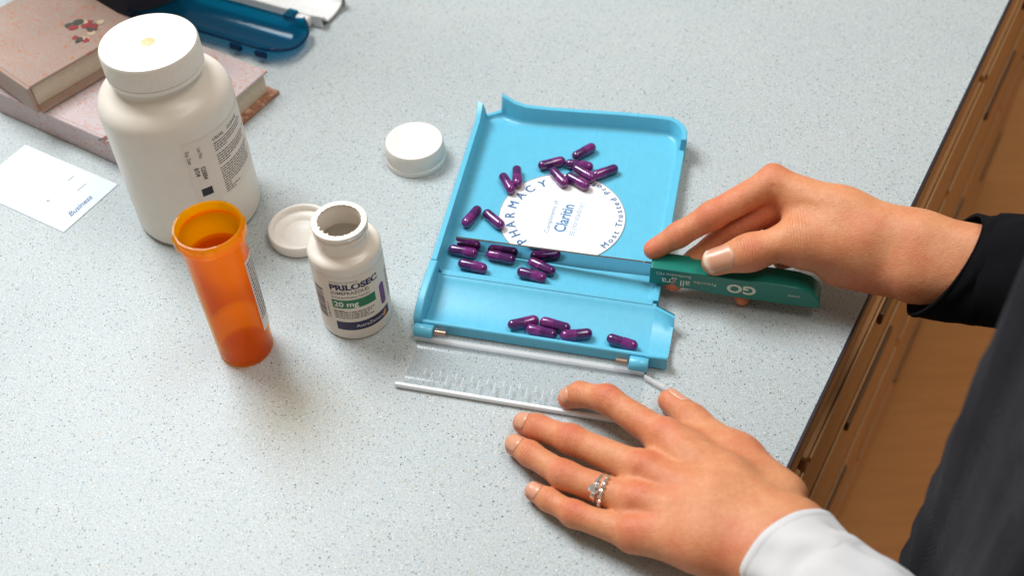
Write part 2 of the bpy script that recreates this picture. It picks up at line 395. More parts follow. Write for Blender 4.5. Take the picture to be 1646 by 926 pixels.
M['black_cloth'] = cloth('black_knit', (.006, .006, .008), .9, .2, 1.6, .0)
M['dark_cloth'] = cloth('dark_wool', (.016, .016, .023), .75, .25, 1.0, .05)

# ---------------------------------------------------------------- setting: worktop, cabinet, floor
E0 = Vector((305.3, 606.1, 0)); E1 = Vector((140.4, 336.6, 0))
ED = (E1 - E0).normalized()                     # along the front edge, towards the camera
EN = Vector((-ED.y, ED.x, 0)); EN = EN if EN.x > 0 else -EN   # out of the worktop
def edge(tt, out, z): return E0 + ED * tt + EN * out + Vector((0, 0, z))
poly = [edge(-1100, -1.5, 0), edge(1100, -1.5, 0), edge(1100, -1600, 0), edge(-1100, -1600, 0)]
wt = prism('counter_top', [(p.x, p.y) for p in poly], -30, 0, None, M['worktop'])
tag(wt, 'pale grey speckled worktop', None, None, 'structure')
es = prism('edge_strip', [(p.x, p.y) for p in (edge(-1100, -1.5, 0), edge(1100, -1.5, 0), edge(1100, 0, 0), edge(-1100, 0, 0))], -13, -.3, wt, M['edge_strip'])
flp = [(-3000, -3000), (4000, -3000), (4000, 4000), (-3000, 4000)]
fl = prism('floor', flp, -920, -900, None, M['floor']); tag(fl, kind='structure')

cab = empty('wooden_cabinet', edge(0, -30, -900)); tag(cab, 'brown wooden drawer cabinet under the speckled worktop', 'cabinet')
cab.rotation_euler = (0, 0, math.atan2(ED.y, ED.x))
def cbox(name, t0, t1, o0, o1, z0, z1, mat, bev=0.0, parent=cab):
    # cabinet frame: x along the edge, y = inward or outward, built so that +out faces the person
    sgn = 1 if (Vector((-ED.y, ED.x, 0)) - EN).length < 1e-3 else -1
    ys = sorted((sgn * (o0 + 30), sgn * (o1 + 30)))
    return box(name, (t0, ys[0], z0 + 900), (t1, ys[1], z1 + 900), parent, mat, bev)
cbox('carcass', -1050, 1050, -560, -14, -899, -31, M['wood_dark'])
cbox('top_rail', -1050, 1050, -14, -2, -60, -31, M['wood'], 1)
knobs = []
for k in range(5):
    t0 = -1000 + k * 420
    for (z0, z1) in ((-190, -66), (-400, -196), (-620, -406), (-850, -626)):
        d = cbox('drawer_front', t0, t0 + 412, -14, 1, z0, z1, M['wood'], 3)
        pull = cbox('drawer_pull', t0 + 150, t0 + 262, 1.2, 5.0, z1 - 30, z1 - 18, M['pull'], 1.5, d)
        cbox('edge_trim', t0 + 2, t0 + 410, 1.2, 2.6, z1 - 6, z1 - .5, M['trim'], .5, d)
cbox('plinth', -1050, 1050, -60, -50, -899, -850, M['wood_dark'])

# ---------------------------------------------------------------- pill counting tray
YAW = R_(-14.92)
TO = Vector((-58.6, 445.4, 0)); TU = Vector((math.cos(YAW), math.sin(YAW), 0)); TV = Vector((-math.sin(YAW), math.cos(YAW), 0))
def tray_world(u, v, z): return TO + TU * u + TV * v + Vector((0, 0, z))
FLOOR_Z = 7.0
def build_tray(root, mat, clear_hinges=True):
    # pan: stations round the floor, each (floor u, v), outward direction, wall height, lip flare
    st = []
    def add(u, v, nu, nv, h, fl=1.0, w=8.4): st.append((u, v, nu, nv, h, fl, w))
    for k in range(7):
        v = 50 + k * 22.0
        add(5.2 - 5.2 * (v - 50) / 137, v, -1, 0, 18.5 + .3 * k / 6, 1)
    add(-.5, 188, -1, .05, 19.4); add(-.2, 192.5, -1, .15, 21.0, 1.15)
    add(.2, 195.0, -.96, .28, 22.2, 1.35)
    add(.6, 195.8, -.92, .38, 10.6, .9); add(3, 197.8, -.72, .7, 10.0, .8); add(7.5, 199.4, -.45, .9, 10.6, .9)
    add(8.4, 199.4, -.36, .93, 23.4, 1.2); add(11, 198.4, -.2, .98, 22.4, 1.1); add(16, 196.8, -.08, 1, 20.8, 1.0)
    add(24, 195.8, .0, 1, 19.6); add(40, 196.6, -.03, 1, 19.2); add(60, 198.2, -.05, 1, 19.0); add(90, 200.6, -.05, 1, 19.0); add(112, 201.6, -.02, 1, 19.0)
    for a in (75, 55, 35, 15): add(119 + 9 * math.cos(R_(a)), 193 + 9 * math.sin(R_(a)), math.cos(R_(a)), math.sin(R_(a)), 19.0)
    add(128.3, 187.6, 1, .05, 19.0); add(128.3, 187.0, 1, 0, 10.2, .9)
    for k in range(6): add(128.6 + .3 * k, 180 - 26 * k, 1, 0, 10.0, .9)
    prof = [(0, FLOOR_Z), (1.6, FLOOR_Z + .35), (3.0, FLOOR_Z + 1.6), (3.9, FLOOR_Z + 3.4)]
    V, F = [], []; ns = len(st); PN = 10
    for (u, v, nu, nv, h, fl, w) in st:
        l = math.hypot(nu, nv); nu, nv = nu / l, nv / l
        hh = max(h, FLOOR_Z + .6)
        f = min(1.0, (hh - FLOOR_Z) / 6)
        pts = [(0, FLOOR_Z), (1.4 * fl, FLOOR_Z + .25 * f), (2.7 * fl, FLOOR_Z + 1.2 * f), (3.6 * fl, FLOOR_Z + 2.9 * f), (4.6 * fl, hh - .5), (5.0 * fl, hh), (w * fl - .4, hh), (w * fl, hh - .5), (w * fl + .2, hh - 2.2), (w * fl - .4, .6)]
        for (o, z) in pts: V.append((u + nu * o, v + nv * o, z))
    for i in range(ns - 1):
        for k in range(PN - 1):
            F.append((i * PN + k, i * PN + k + 1, (i + 1) * PN + k + 1, (i + 1) * PN + k))
    F.append(tuple(i * PN for i in range(ns)))                                  # floor
    F.append(tuple(i * PN + PN - 1 for i in range(ns))[::-1])                   # underside
    F.append(tuple(range(PN))); F.append(tuple(range((ns - 1) * PN, ns * PN))[::-1])
    F.append((0, (ns - 1) * PN, (ns - 1) * PN + PN - 1, PN - 1))
    pan = mesh_of('pan', V, F, root, mat); fix_normals(pan); auto_smooth(pan, 38)
    # raised ledge between pan and trough
    box('ledge', (2.6, 46.6, .7), (134.8, 51.4, 9.4), root, mat, 1.0)
    # trough: cross-section swept along u
    prof = [(48.4, 8.8), (46.0, 8.6), (44.4, 7.6), (40, 5.9), (34, 4.4), (28, 3.2), (22, 2.5), (16, 2.4), (12.6, 3.0), (11.2, 4.6), (10.6, 8.0), (10.0, 8.6), (8.4, 8.6), (7.9, 8.0), (7.7, .8), (48.4, .8)]
    V, F = [], []; us = [1.6, 3, 30, 60, 90, 120, 136.8]
    for u in us:
        for (v, z) in prof: V.append((u, v, z))
    n = len(prof)
    for i in range(len(us) - 1):
        for k in range(n): F.append((i * n + k, i * n + (k + 1) % n, (i + 1) * n + (k + 1) % n, (i + 1) * n + k))
    F.append(tuple(range(n))[::-1]); F.append(tuple(range((len(us) - 1) * n, len(us) * n)))
    tr = mesh_of('trough', V, F, root, mat); fix_normals(tr); auto_smooth(tr, 38)
    # left end wall of the trough: follows the side profile, falling to the hinge
    side = [(50, 18.5), (44, 18.5), (36, 18.2), (28, 17.6), (20, 16.4), (13, 14.0), (9, 11.4), (7.6, 9.2), (7.4, .7), (50, .7)]
    V = [(-3.6, v, z) for v, z in side] + [(1.5, v, z) for v, z in side]; n = len(side)
    F = [tuple(range(n)), tuple(range(n, 2 * n))[::-1]] + [(i, n + i, n + (i + 1) % n, (i + 1) % n) for i in range(n)]
    ew = mesh_of('end_wall', V, F, root, mat); fix_normals(ew); bevel(auto_smooth(ew, 38), 1.2, 3)
    # spout at the right end: floor and two slanted cheeks
    V, F = [], []
    sec0 = [(44.5, 9.6), (40, 6.2), (30, 3.6), (20, 2.6), (12.6, 3.2), (9.0, 9.0)]
    sec1 = [(36.5, 12.5), (33.5, 6.6), (28, 4.6), (20, 3.8), (13.0, 4.4), (8.8, 10.2)]
    rows = []
    for w in (0, .33, .66, 1):
        rows.append([(136.6 + 12.2 * w, a[0] * (1 - w) + b[0] * w, a[1] * (1 - w) + b[1] * w) for a, b in zip(sec0, sec1)])
    n = len(sec0); nr = len(rows)
    for off in (0, 1):
        for r_ in rows:
            for k, (u, v, z) in enumerate(r_):
                dv = {0: 2.6, n - 1: -2.6}.get(k, 0); V.append((u, v + off * dv, z - off * (1.8 if 0 < k < n - 1 else 0.0) + (0 if not off else 0)))
    b = nr * n
    for i in range(nr - 1):
        for k in range(n - 1):
            F.append((i * n + k, (i + 1) * n + k, (i + 1) * n + k + 1, i * n + k + 1))
            F.append((b + i * n + k, b + i * n + k + 1, b + (i + 1) * n + k + 1, b + (i + 1) * n + k))
        for k in (0, n - 1): F.append((i * n + k, b + i * n + k, b + (i + 1) * n + k, (i + 1) * n + k))
    for i in (0, nr - 1):
        for k in range(n - 1): F.append((i * n + k, i * n + k + 1, b + i * n + k + 1, b + i * n + k))
    # cheeks' outer skirts down to the counter
    for k, dv in ((0, 0), (n - 1, 0)):
        base = len(V)
        for i in range(nr):
            x = V[b + i * n + k]; V.append((x[0], x[1], .8))
        for i in range(nr - 1): F.append((b + i * n + k, b + (i + 1) * n + k, base + i + 1, base + i))
    sp = mesh_of('spout', V, F, root, mat); fix_normals(sp); auto_smooth(sp, 40)
    # hinge knuckles of the tray
    for (u0, u1) in ((-1.5, 10), (127.4, 138.5)):
        h = tube('hinge_knuckle', [(u0, 3.6, 5.6), (u0 + .4, 3.6, 5.6), (u1 - .4, 3.6, 5.6), (u1, 3.6, 5.6)], [3.8, 4.2, 4.2, 3.8], root, mat, 20)
    return root

tray = empty('pill_counting_tray', TO, YAW)
tag(tray, 'blue plastic pill counting tray with a round white label on the worktop', 'pill tray')
build_tray(tray, M['blue'])

# clear cover, open, lying on the counter in front of the hinge
def cover_profile():
    return [(2.0, 3.2), (-.6, 2.6), (-3.4, 1.6), (-7, 1.3), (-14, 1.1), (-19, 1.2), (-22, 2.0), (-25, 3.2), (-28, 3.6), (-31, 3.4), (-33.4, 2.6), (-34.4, 2.4)]
cp = cover_profile(); V, F = [], []
us = np.linspace(2, 137, 10); n = len(cp)
for off in (0, 1):
    for u in us:
        for (v, z) in cp: V.append((u, v, z - off * 1.0))
b = len(us) * n
for i in range(len(us) - 1):
    for k in range(n - 1):
        F.append((i * n + k, i * n + k + 1, (i + 1) * n + k + 1, (i + 1) * n + k)); F.append((b + i * n + k, b + (i + 1) * n + k, b + (i + 1) * n + k + 1, b + i * n + k + 1))
for i in (0, len(us) - 1):
    for k in range(n - 1): F.append((i * n + k, i * n + k + 1, b + i * n + k + 1, b + i * n + k))
cover = mesh_of('clear_cover', V, F, tray, M['clear']); fix_normals(cover); auto_smooth(cover, 40)
tag(cover, 'clear see-through hinged cover lying open')
box('front_flange', (-2.5, -36.7, .5), (140, -34.6, 3.9), cover, M['bright_edge'], .5)
box('hinge_bar', (0, -1.6, 1.9), (137, 1.2, 4.4), cover, M['piped_light_edge'], .5)
sl = prism('end_flange', [(137.2, -1.4), (150, -7.2), (149.4, -9.6), (137.2, -3.8)], 1.5, 4.0, cover, M['piped_light_edge'], .4)
r2 = random.Random(3)
for k in range(24):
    u = 12 + k * 4.7; big = k % 2
    box('graduation', (u, -31.8 if big else -26.5, 2.9), (u + .55, -24.6 if big else -22.0, 4.05 if big else 3.6), cover, M['clear_mark'])
for u in (10.3, 119.0):
    ck = tube('clear_hinge', [(u, 3.6, 5.8), (u + .3, 3.6, 5.8), (u + 7.6, 3.6, 5.8), (u + 7.9, 3.6, 5.8)], [4.2, 4.6, 4.6, 4.2], cover, M['clear'], 20)
    tube('hinge_pin', [(u + .8, 3.6, 5.8), (u + 7.2, 3.6, 5.8)], 1.9, ck, M['copper'], 12)

# round white label in the pan
LC = (66.5, 112.0); LR = 40.5
lab = lathe('round_label', [(0, FLOOR_Z + .30), (LR - .5, FLOOR_Z + .30), (LR, FLOOR_Z + .2), (LR, FLOOR_Z + .02)], tray, M['disc'], 96)
lab.location = Vector((LC[0], LC[1], 0)) * MM
ring = lathe('label_rim', [(LR, FLOOR_Z + .02), (LR, FLOOR_Z + .5), (LR + .45, FLOOR_Z + .5), (LR + .6, FLOOR_Z + .02)], lab, M['disc_edge'], 96)
LZ = FLOOR_Z + .36
def on_disc(x, y): return (-y, x, LZ)           # reading direction runs away from the camera; tops point left
def slant(deg, ox, oy):
    c, s = math.cos(R_(deg)), math.sin(R_(deg))
    return lambda x, y: on_disc(ox + x * c - y * s, oy + x * s + y * c)
lettering('Claritin', 10.6, slant(-4, -14.0, -4.2), lab, M['blue_ink'], bold=.27, sx=.82)
lettering('Compliments of', 4.6, slant(-1, -16, 5.6), lab, M['blue_ink'], sx=1.0)
lettering('(loratadine)', 5.4, slant(-3, -10.2, -10.6), lab, M['pale_ink'], sx=1.0)
bars('small_emblem', slant(-3, -15.4, -10.6), [(0, 1.6, 0, .7), (0, 1.6, 1.2, 1.9), (0, 1.6, 2.4, 3.1), (2.2, 3.6, 0, .7), (2.2, 3.6, 1.2, 1.9), (2.2, 3.6, 2.4, 3.1)], lab, M['pale_ink'])
def arc_letter(ch, size, rad, deg, inward, bold, mat, sx=1.0):
    a = R_(deg); rx, ry = math.cos(a), math.sin(a)
    if inward: tx, ty, nx, ny = -ry, rx, -rx, -ry
    else: tx, ty, nx, ny = ry, -rx, rx, ry
    vs, fs = text_mesh(ch, size, align='CENTER', sx=sx); V, F = [], []
    for k, (ox, oy) in enumerate(((-bold, 0), (0, bold), (bold, 0))):
        b = len(V)
        for x, y in vs:
            x += ox; y += oy; p = on_disc(rad * rx + x * tx + y * nx, rad * ry + x * ty + y * ny); V.append((p[0], p[1], p[2] + .02 * k))
        F += [tuple(i + b for i in f) for f in fs]
    mesh_of('lettering', V, F, lab, mat, smooth=False)
for ch, a in zip('PHARMACY', (142, 127.6, 113.2, 98.4, 81.2, 64.8, 50.1, 33.4)): arc_letter(ch, 9.0, 30.6, a, False, 0.26, M['ring_ink'], .95)
word = 'Most Trusted Profession'
aa = -127.0
for ch in word:
    w = {'M': 10.5, 'T': 7.5, ' ': 6.3, 't': 5.2, 'i': 4.0, 'r': 5.6, 'f': 5.0}.get(ch, 7.4) * .9
    if ch != ' ': arc_letter(ch, 6.0, 39.2, aa + w / 2, True, 0.17, M['ring_ink'])
    aa += w

# ---------------------------------------------------------------- capsules
def capsule_half(z0, z1, r, bulge, seg=20):
    """one half shell from z0 (open) to z1 (domed)"""
    s = 1 if z1 > z0 else -1
    pr = [(r - .25, z0), (r, z0 + s * .25)]
    pr += [(r, z1 - s * r)]
    pr += [(r * math.cos(R_(a)), z1 - s * r + s * r * math.sin(R_(a))) for a in (18, 36, 54, 72)] + [(0, z1)]
    return pr
def capsule_proto():
    o = lathe('capsule', [(0, 1.0)] + capsule_half(1.0, -9.7, 3.28, 0), None, M['purple_dark'], 20)
    c = lathe('capsule_cap', [(0, .2)] + capsule_half(.2, 9.7, 3.48, 0), o, M['purple'], 20)
    return o
CZ = FLOOR_Z + 3.55
caps = [
 (53.2, 594.7, CZ, 34.6, 0, 'purple capsule farthest back, slanted above the cluster over the white label'),
 (30.8, 584.6, CZ, 14.7, 0, 'purple capsule at the left end of the cluster behind the white label'),
 (49.0, 581.3, CZ, -17.1, 0, 'purple capsule across the middle of the cluster behind the white label'),
 (34.7, 570.5, CZ, -61.1, 0, 'purple capsule at the top edge of the white label pointing toward its middle'),
 (51.6, 572.6, CZ + .6, -45.4, 0, 'upper of two purple capsules side by side on the edge of the white label'),
 (46.8, 565.7, CZ, -43.4, 0, 'lower of two purple capsules side by side on the white label'),
 (65.6, 573.4, CZ, 23.4, 0, 'purple capsule at the right end of the cluster behind the white label'),
 (7.1, 573.3, CZ, -90.8, 0, 'purple capsule pointing straight away, right one of the pair at the left label rim'),
 (.3, 567.2, CZ, -69.8, 0, 'tilted purple capsule, left one of the pair at the left rim of the white label'),
 (-23.6, 537.7, CZ, 57.6, 0, 'purple capsule nearest the left wall of the blue tray, leaning right'),
 (-9.5, 534.1, CZ, -53.4, 0, 'purple capsule just left of the white label above the steel blade'),
 (-29.4, 507.0, CZ, -18.5, 0, 'purple capsule against the steel blade near its left tip'),
 (-6.0, 500.6, CZ, -21.1, 0, 'second purple capsule along the steel blade from its left tip'),
 (-23.7, 494.0, CZ, -21.4, 0, 'purple capsule nearest the left end of the ledge in front of the blade'),
 (19.0, 490.6, CZ, -35.8, 0, 'purple capsule below the white label partly behind another in front of the blade'),
 (12.5, 484.0, CZ, -24.2, 0, 'purple capsule on the ledge side, lower of the two touching in front of the blade'),
 (5.7, 449.8, 6.2, 11.0, 0, 'leftmost purple capsule in the blue trough'),
 (16.1, 442.0, 6.0, -20.0, 0, 'purple capsule in the trough lying lowest, second from the left'),
 (24.5, 446.6, 6.4, -23.2, 0, 'purple capsule in the trough at the back of the row of four'),
 (36.5, 438.7, 6.0, 3.5, 0, 'purple capsule in the trough at the right end of the row of four'),
 (62.9, 431.2, 6.0, -26.0, 0, 'single purple capsule alone at the right end of the trough by the spout'),
]
proto = capsule_proto()
for i, (x, y, z, a, tl, lb) in enumerate(caps):
    if i == 0: o = proto
    else:
        o = proto.copy(); col.objects.link(o)
        for ch in list(proto.children):
            c = ch.copy(); col.objects.link(c); c.parent = o
    d = Vector((math.cos(R_(a)), math.sin(R_(a)), 0))
    flip = rng.random() < .5
    q = (d if not flip else -d).to_track_quat('Z', 'Y')
    from mathutils import Quaternion
    q = q @ Quaternion((0, 0, 1), rng.random() * 6)
    o.rotation_mode = 'QUATERNION'; o.rotation_quaternion = q; o.location = Vector((x, y, z)) * MM
    tag(o, lb, 'capsule', 'purple capsules in the counting tray')

# ---------------------------------------------------------------- spatula
HA = R_(-14.9); HO = at(1045, 431, 25)
spat = empty('counting_spatula', (HO.x, HO.y, 0), HA)
tag(spat, 'steel bladed counting spatula with a green plastic handle held in a hand', 'spatula')
HL = 101.0
# side outline of the handle (x along, z up), extruded in depth
side = [(0, 11.4), (0, 25), (1, 25.6), (24, 25.6), (52, 25.4), (76, 25.8), (86, 25.2), (94, 23.2), (99, 19.2), (101, 14.8), (101, 11.0), (98, 10.0), (66, 9.8), (44, 9.8), (34, 10.0), (31, 10.6), (28, 11.2)]
V = [(x, 0, z) for x, z in side] + [(x, 14.0, z) for x, z in side]; n = len(side)
F = [tuple(range(n)), tuple(range(n, 2 * n))[::-1]] + [(i, n + i, n + (i + 1) % n, (i + 1) % n) for i in range(n)]
handle = mesh_of('handle', V, F, spat, M['green'], smooth=False); fix_normals(handle); bevel(auto_smooth(handle, 30), .8, 3)
BL = at(733, 380, 19); BLl = Vector((BL.x - HO.x, BL.y - HO.y, 0)); cA, sA = math.cos(-HA), math.sin(-HA)
bx, by = BLl.x * cA - BLl.y * sA, BLl.x * sA + BLl.y * cA
yb = 5.6
pts_t = [(bx, by, 18.6), (-40, by * .3 + yb * .7, 22.0), (8, yb, 24.0)]
pts_b = [(bx + .6, by, 7.9), (-40, by * .3 + yb * .7, 9.6), (8, yb, 12.6)]
V, F = [], []
for s in (-.6, .6):
    for p in pts_t + pts_b: V.append((p[0], p[1] + s, p[2]))
for i in range(2):
    F += [(i, i + 1, 3 + i + 1, 3 + i), (6 + i, 6 + 3 + i, 6 + 3 + i + 1, 6 + i + 1), (i, 6 + i, 6 + i + 1, i + 1), (3 + i, 3 + i + 1, 9 + i + 1, 9 + i)]
F += [(0, 3, 9, 6), (2, 8, 11, 5)]
blade = mesh_of('blade', V, F, spat, M['steel'], smooth=False); fix_normals(blade)
def on_handle(x0, z0): return lambda x, y: (x0 - x, -.16, z0 - y)      # print runs upside down along the front face
lettering('all gra', 7.2, on_handle(24.5, 18.2), handle, M['white_ink'], bold=.05)
lettering('e', 6.6, on_handle(16.4, 18.2), handle, M['red_ink'], bold=.06)
lettering('fexofenadine HCl', 3.1, on_handle(24.8, 22.8), handle, M['white_ink'], sx=.95)
lettering('Prescribe', 3.6, on_handle(40.0, 19.4), handle, M['cream_ink'])
lettering('GO', 9.6, on_handle(63.5, 20.8), handle, M['cream_ink'], bold=.35, sx=1.15)
lettering('LA4202', 2.3, on_handle(89, 19.0), handle, M['cream_ink'])

# ---------------------------------------------------------------- large white bottle
BC = Vector((-205.4, 571.2, 0))
big = empty('pill_bottle', BC); tag(big, 'large white plastic pill bottle with screw cap and printed side label', 'bottle')
BR = 40.6
prof = [(0, .6), (34, .6), (36, 0)] + arc(BR - 5.5, 5.5, 5.5, -80, 0, 5) + [(BR, 30), (BR, 60), (BR, 88)] + arc(BR - 13, 93, 13, 0, 70, 7) + [(27.0, 109.5), (26.4, 111), (26.0, 114), (26, 124), (0, 124)]
body = lathe('bottle_body', prof, big, M['white_plastic'], 96, sharp=60)
CRR = 29.3
cap = lathe('screw_cap', [(0, 116), (26.2, 116), (28.9, 116), (29.0, 118.2), (28.2, 118.6), (28.3, 119), (CRR - .1, 119.3), (CRR - .2, 132.6), (CRR - 1.0, 134.0), (CRR - 2.6, 134.4), (CRR - 3.6, 134.0), (8, 133.9), (0, 133.8)], big, M['cap_white'], 280, rib=lambda i, s, k: (-.30 if i % 2 else 0) if k in (6, 7) else 0, sharp=45)
gate = lathe('moulding_mark', [(0, 134.5), (1.4, 134.4), (3.6, 134.05), (4.2, 133.95)], cap, plastic('amber_mark', (.70, .50, .26), .5, 0, .2, .2, .8), 24)
def on_cyl(Rr, th0, z0): return lambda x, y: (Rr * math.cos(R_(th0) + x / Rr), Rr * math.sin(R_(th0) + x / Rr), z0 + y)
def on_cyl_down(Rr, th0, z0): return lambda x, y: (Rr * math.cos(R_(th0) + y / Rr), Rr * math.sin(R_(th0) + y / Rr), z0 - x)
lb = patch('side_label', on_cyl(BR + .12, -71, 36), 0, R_(100) * BR, 0, 50, big, M['big_label'], 40, 2)
LRr = BR + .2
lettering('Exp. Date', 3.4, on_cyl_down(LRr, -69.5, 80.5), lb, M['black_ink'], sx=.75)
lettering('Lot No:', 3.4, on_cyl_down(LRr, -59, 80.5), lb, M['black_ink'], sx=.8)
lettering('020884', 4.2, on_cyl_down(LRr, -60.6, 65.7), lb, M['black_ink'], bold=.04, sx=.82)
lettering('8/04', 4.2, on_cyl_down(LRr, -66.2, 66.4), lb, M['black_ink'], bold=.04, sx=.95)
patch('black_square', on_cyl(LRr, -65.6, 42.9), 0, R_(9.9) * LRr, 0, 6.0, lb, M['black_ink'], 5, 1)
lettering('USUAL', 3.1, on_cyl(LRr, -43.5, 79.8), lb, M['black_ink'], bold=.04)
lettering('DOSAGE', 3.1, on_cyl(LRr, -24.9, 79.8), lb, M['black_ink'], bold=.04)
fr = []; rr = random.Random(8); y = 77.0
for k in range(21):
    if k in (4, 9): y -= 1.8
    L_ = rr.uniform(26, 36) if k not in (3, 8) else rr.uniform(10, 18)
    if k > 16: L_ = rr.uniform(5, 16)
    fr += fine_rects(0, L_, y - 72, .75, rr); y -= 1.78
bars('fine_print', on_cyl(LRr, -43.5, 72), fr, lb, M['grey_ink'])

# ---------------------------------------------------------------- small white bottle
PC = Vector((-95.1, 469.2, 0)); PR = 21.3
pb = empty('pill_bottle', PC); tag(pb, 'small open white pill bottle with printed label in front of the upturned lid', 'bottle')
prof = [(0, 1), (18.6, 1), (19, 0)] + arc(PR - 2, 2, 2, -80, 0, 4) + [(PR, 20), (PR, 58)] + arc(PR - 3.6, 60, 3.6, 0, 75, 5) + [(16.8, 64.2), (15.3, 65), (14.9, 66), (14.9, 73), (15.7, 73.6), (15.7, 75.2), (15.0, 75.8), (15.0, 77.2), (15.7, 77.8), (15.8, 79.6), (15.4, 80), (13.2, 80), (12.9, 79.6), (12.9, 66), (13.6, 64), (19, 58), (19.4, 50), (19.4, 3), (0, 2.6)]
bb_ = lathe('bottle_body', prof, pb, M['bottle_white'], 96, sharp=50)
fo = lathe('foil_seal_remnant', [(12.7, 80.15), (15.75, 80.15), (16.0, 79.4), (16.0, 78.6)], pb, M['white_plastic'], 96, rib=lambda i, s, k: (-1.9 * abs(math.sin(i * 1.9) * math.sin(i * .7 + 1)) * (1 if 50 < i < 66 else .3 if i < 84 else .12)) if k == 0 else (.15 * math.sin(i * .9) if k == 3 else 0))
fs = patch('foil_edge', on_cyl(16.08, -70, 78.0), 0, R_(95) * 16, 0, .8, pb, M['foil'], 24, 1)
pl = patch('printed_label', on_cyl(PR + .1, -160, 6), 0, R_(168) * PR, 0, 49, pb, M['label_paper'], 56, 2)
Q = PR + .17
lettering('PRILOSEC', 6.3, on_cyl(Q, -115.2, 44.9), pl, M['navy'], bold=.30, sx=1.10)
lettering('THIS PACKAGE CONTAINS 30', 1.6, on_cyl(Q, -115, 50.6), pl, M['grey_ink'], sx=.8)
lettering('(OMEPRAZOLE)', 3.5, on_cyl(Q, -115.2, 41.0), pl, M['grey_ink'], bold=.05, sx=.95)
lettering('30 Delayed-Release Capsules', 2.4, on_cyl(Q, -115.2, 37.8), pl, M['grey_ink'], sx=.82)
patch('green_band', on_cyl(Q, -116, 29.0), 0, R_(72) * Q, 0, 7.2, pl, M['green_ink'], 20, 1)
lettering('20 mg', 5.9, on_cyl(Q + .07, -113, 30.6), pl, M['white_ink'], bold=.13)
lettering('Rx only', 2.1, on_cyl(Q, -115.5, 26.2), pl, M['grey_ink'])
fr = []; rr = random.Random(5)
for k in range(4): fr += fine_rects(0, 25 - (k % 3) * 2, 8 - k * 1.75, .8, rr)
bars('fine_print', on_cyl(Q, -115.6, 16.0 + 1.2), fr, pl, M['grey_ink'])
patch('navy_band', on_cyl(Q, -115.6, 9.4), 0, R_(97) * Q, 0, 7.3, pl, M['navy'], 24, 1)
lettering('AstraZeneca', 3.6, on_cyl(Q + .07, -84, 11.9), pl, M['white_ink'])
vs = [(-1.6, -2.2), (.4, -1.2), (1.6, .6), (1.4, 2.4), (.6, 3.4), (.2, 1.6), (-1.2, 2.2), (-.4, .4), (-1.8, .2), (-.6, -.8)]
pcy = on_cyl(Q + .07, -31.5, 12.4)
mesh_of('orange_emblem', [pcy(x, y) for x, y in vs], [(0, 1, 9), (1, 2, 7, 9), (2, 3, 5, 7), (3, 4, 5), (5, 6, 7), (7, 8, 9)], pl, M['orange_ink'], smooth=False)
vs = []
for a in range(0, 360, 12):
    x, y = math.cos(R_(a)), math.sin(R_(a)); vs.append((2.35 * x, 2.6 * y + (6.4 if y > 0 else -6.4 if y < 0 else 0)))
pcy = on_cyl(Q, -28, 29.2)
mesh_of('printed_capsule', [pcy(x, y) for x, y in vs], [tuple(range(len(vs)))], pl, M['purple_ink'], smooth=False)
fr = []; rr = random.Random(6); z = 0
while z < 26:
    h = rr.choice((.35, .35, .7, 1.0)); fr.append((0, 8.0, z, z + h)); z += h + rr.choice((.35, .5, .8))
bars('barcode', on_cyl(Q, -152.5, 16.4), fr, pl, M['grey_ink'])
lettering('0186-0742-31', 2.5, lambda x, y: on_cyl(Q, -123.5, 18)(-y, x), pl, M['grey_ink'])
fr = []
for k in range(14): fr += fine_rects(0, rr.uniform(4, 8), 22 - k * 1.7, .7, rr)
bars('fine_print', on_cyl(Q, -12, 20), fr, pl, M['grey_ink'])

# ---------------------------------------------------------------- caps on the counter
rib = lambda ks, amp: (lambda i, s, k: (-amp if i % 2 else 0) if k in ks else 0)
sc = lathe('screw_cap', [(0, 0.4), (18, .4), (20.6, 0), (20.9, .4), (20.8, 4.2), (20.3, 4.6), (20.3, 5.0), (20.7, 5.3), (19.9, 15.0), (19.3, 16.0), (18.2, 16.3), (17.4, 16.0), (0, 15.9)], None, M['cap_white'], 184, rib=rib((7, 8), .38), sharp=45)
sc.location = Vector((-61.6, 608.6, 0)) * MM; tag(sc, 'ribbed white screw cap lying top up, left behind the blue tray', 'cap')
lid = lathe('bottle_lid', [(0, 0.2), (19.5, 0), (20.4, .8), (20.9, 2), (21.1, 8.4), (20.7, 9.2), (19.6, 9.4), (18.6, 9.0), (18.1, 7.0), (17.8, 5.6), (15.4, 5.2), (12.4, 4.8), (11.6, 3.6), (10.8, 3.1), (0, 2.8)], None, M['cap_white'], 96, sharp=55)
lid.location = Vector((-134.4, 538.4, 0)) * MM; tag(lid, 'smooth white bottle lid lying upside down behind the small open bottle', 'lid')

# ---------------------------------------------------------------- orange vial
VC = Vector((-160.5, 447.0, 0))
vial = empty('prescription_vial', VC); tag(vial, 'open translucent orange prescription vial standing in front of the large bottle', 'vial')
prof = [(0, .8), (13.5, .6), (14.6, 0)] + arc(14.4, 1.8, 1.8, -80, 0, 4) + [(16.4, 20), (17.0, 60), (17.3, 93), (17.5, 94), (18.2, 94.6)]
prof += [(18.2, 97.6)]
vb = lathe('vial_body', [(r, z) for r, z in prof] + [(16.9, 97.6), (16.1, 93), (15.9, 60), (15.2, 20), (14.8, 3), (13.8, 2.2), (0, 2.4)], vial, M['orange'], 72, sharp=50)
vr = lathe('vial_rim', [(18.3, 94.8), (19.0, 95.2), (19.3, 97), (19.3, 102.4), (18.8, 103.4), (17.6, 103.4), (17.1, 102.6), (16.95, 97.8), (18.2, 97.8), (18.3, 94.8)], vial, M['orange_rim'], 96, rib=lambda i, s, k: (.7 * (1 if (i // 6) % 3 == 0 else 0)) if k in (2, 3) else 0, sharp=50)
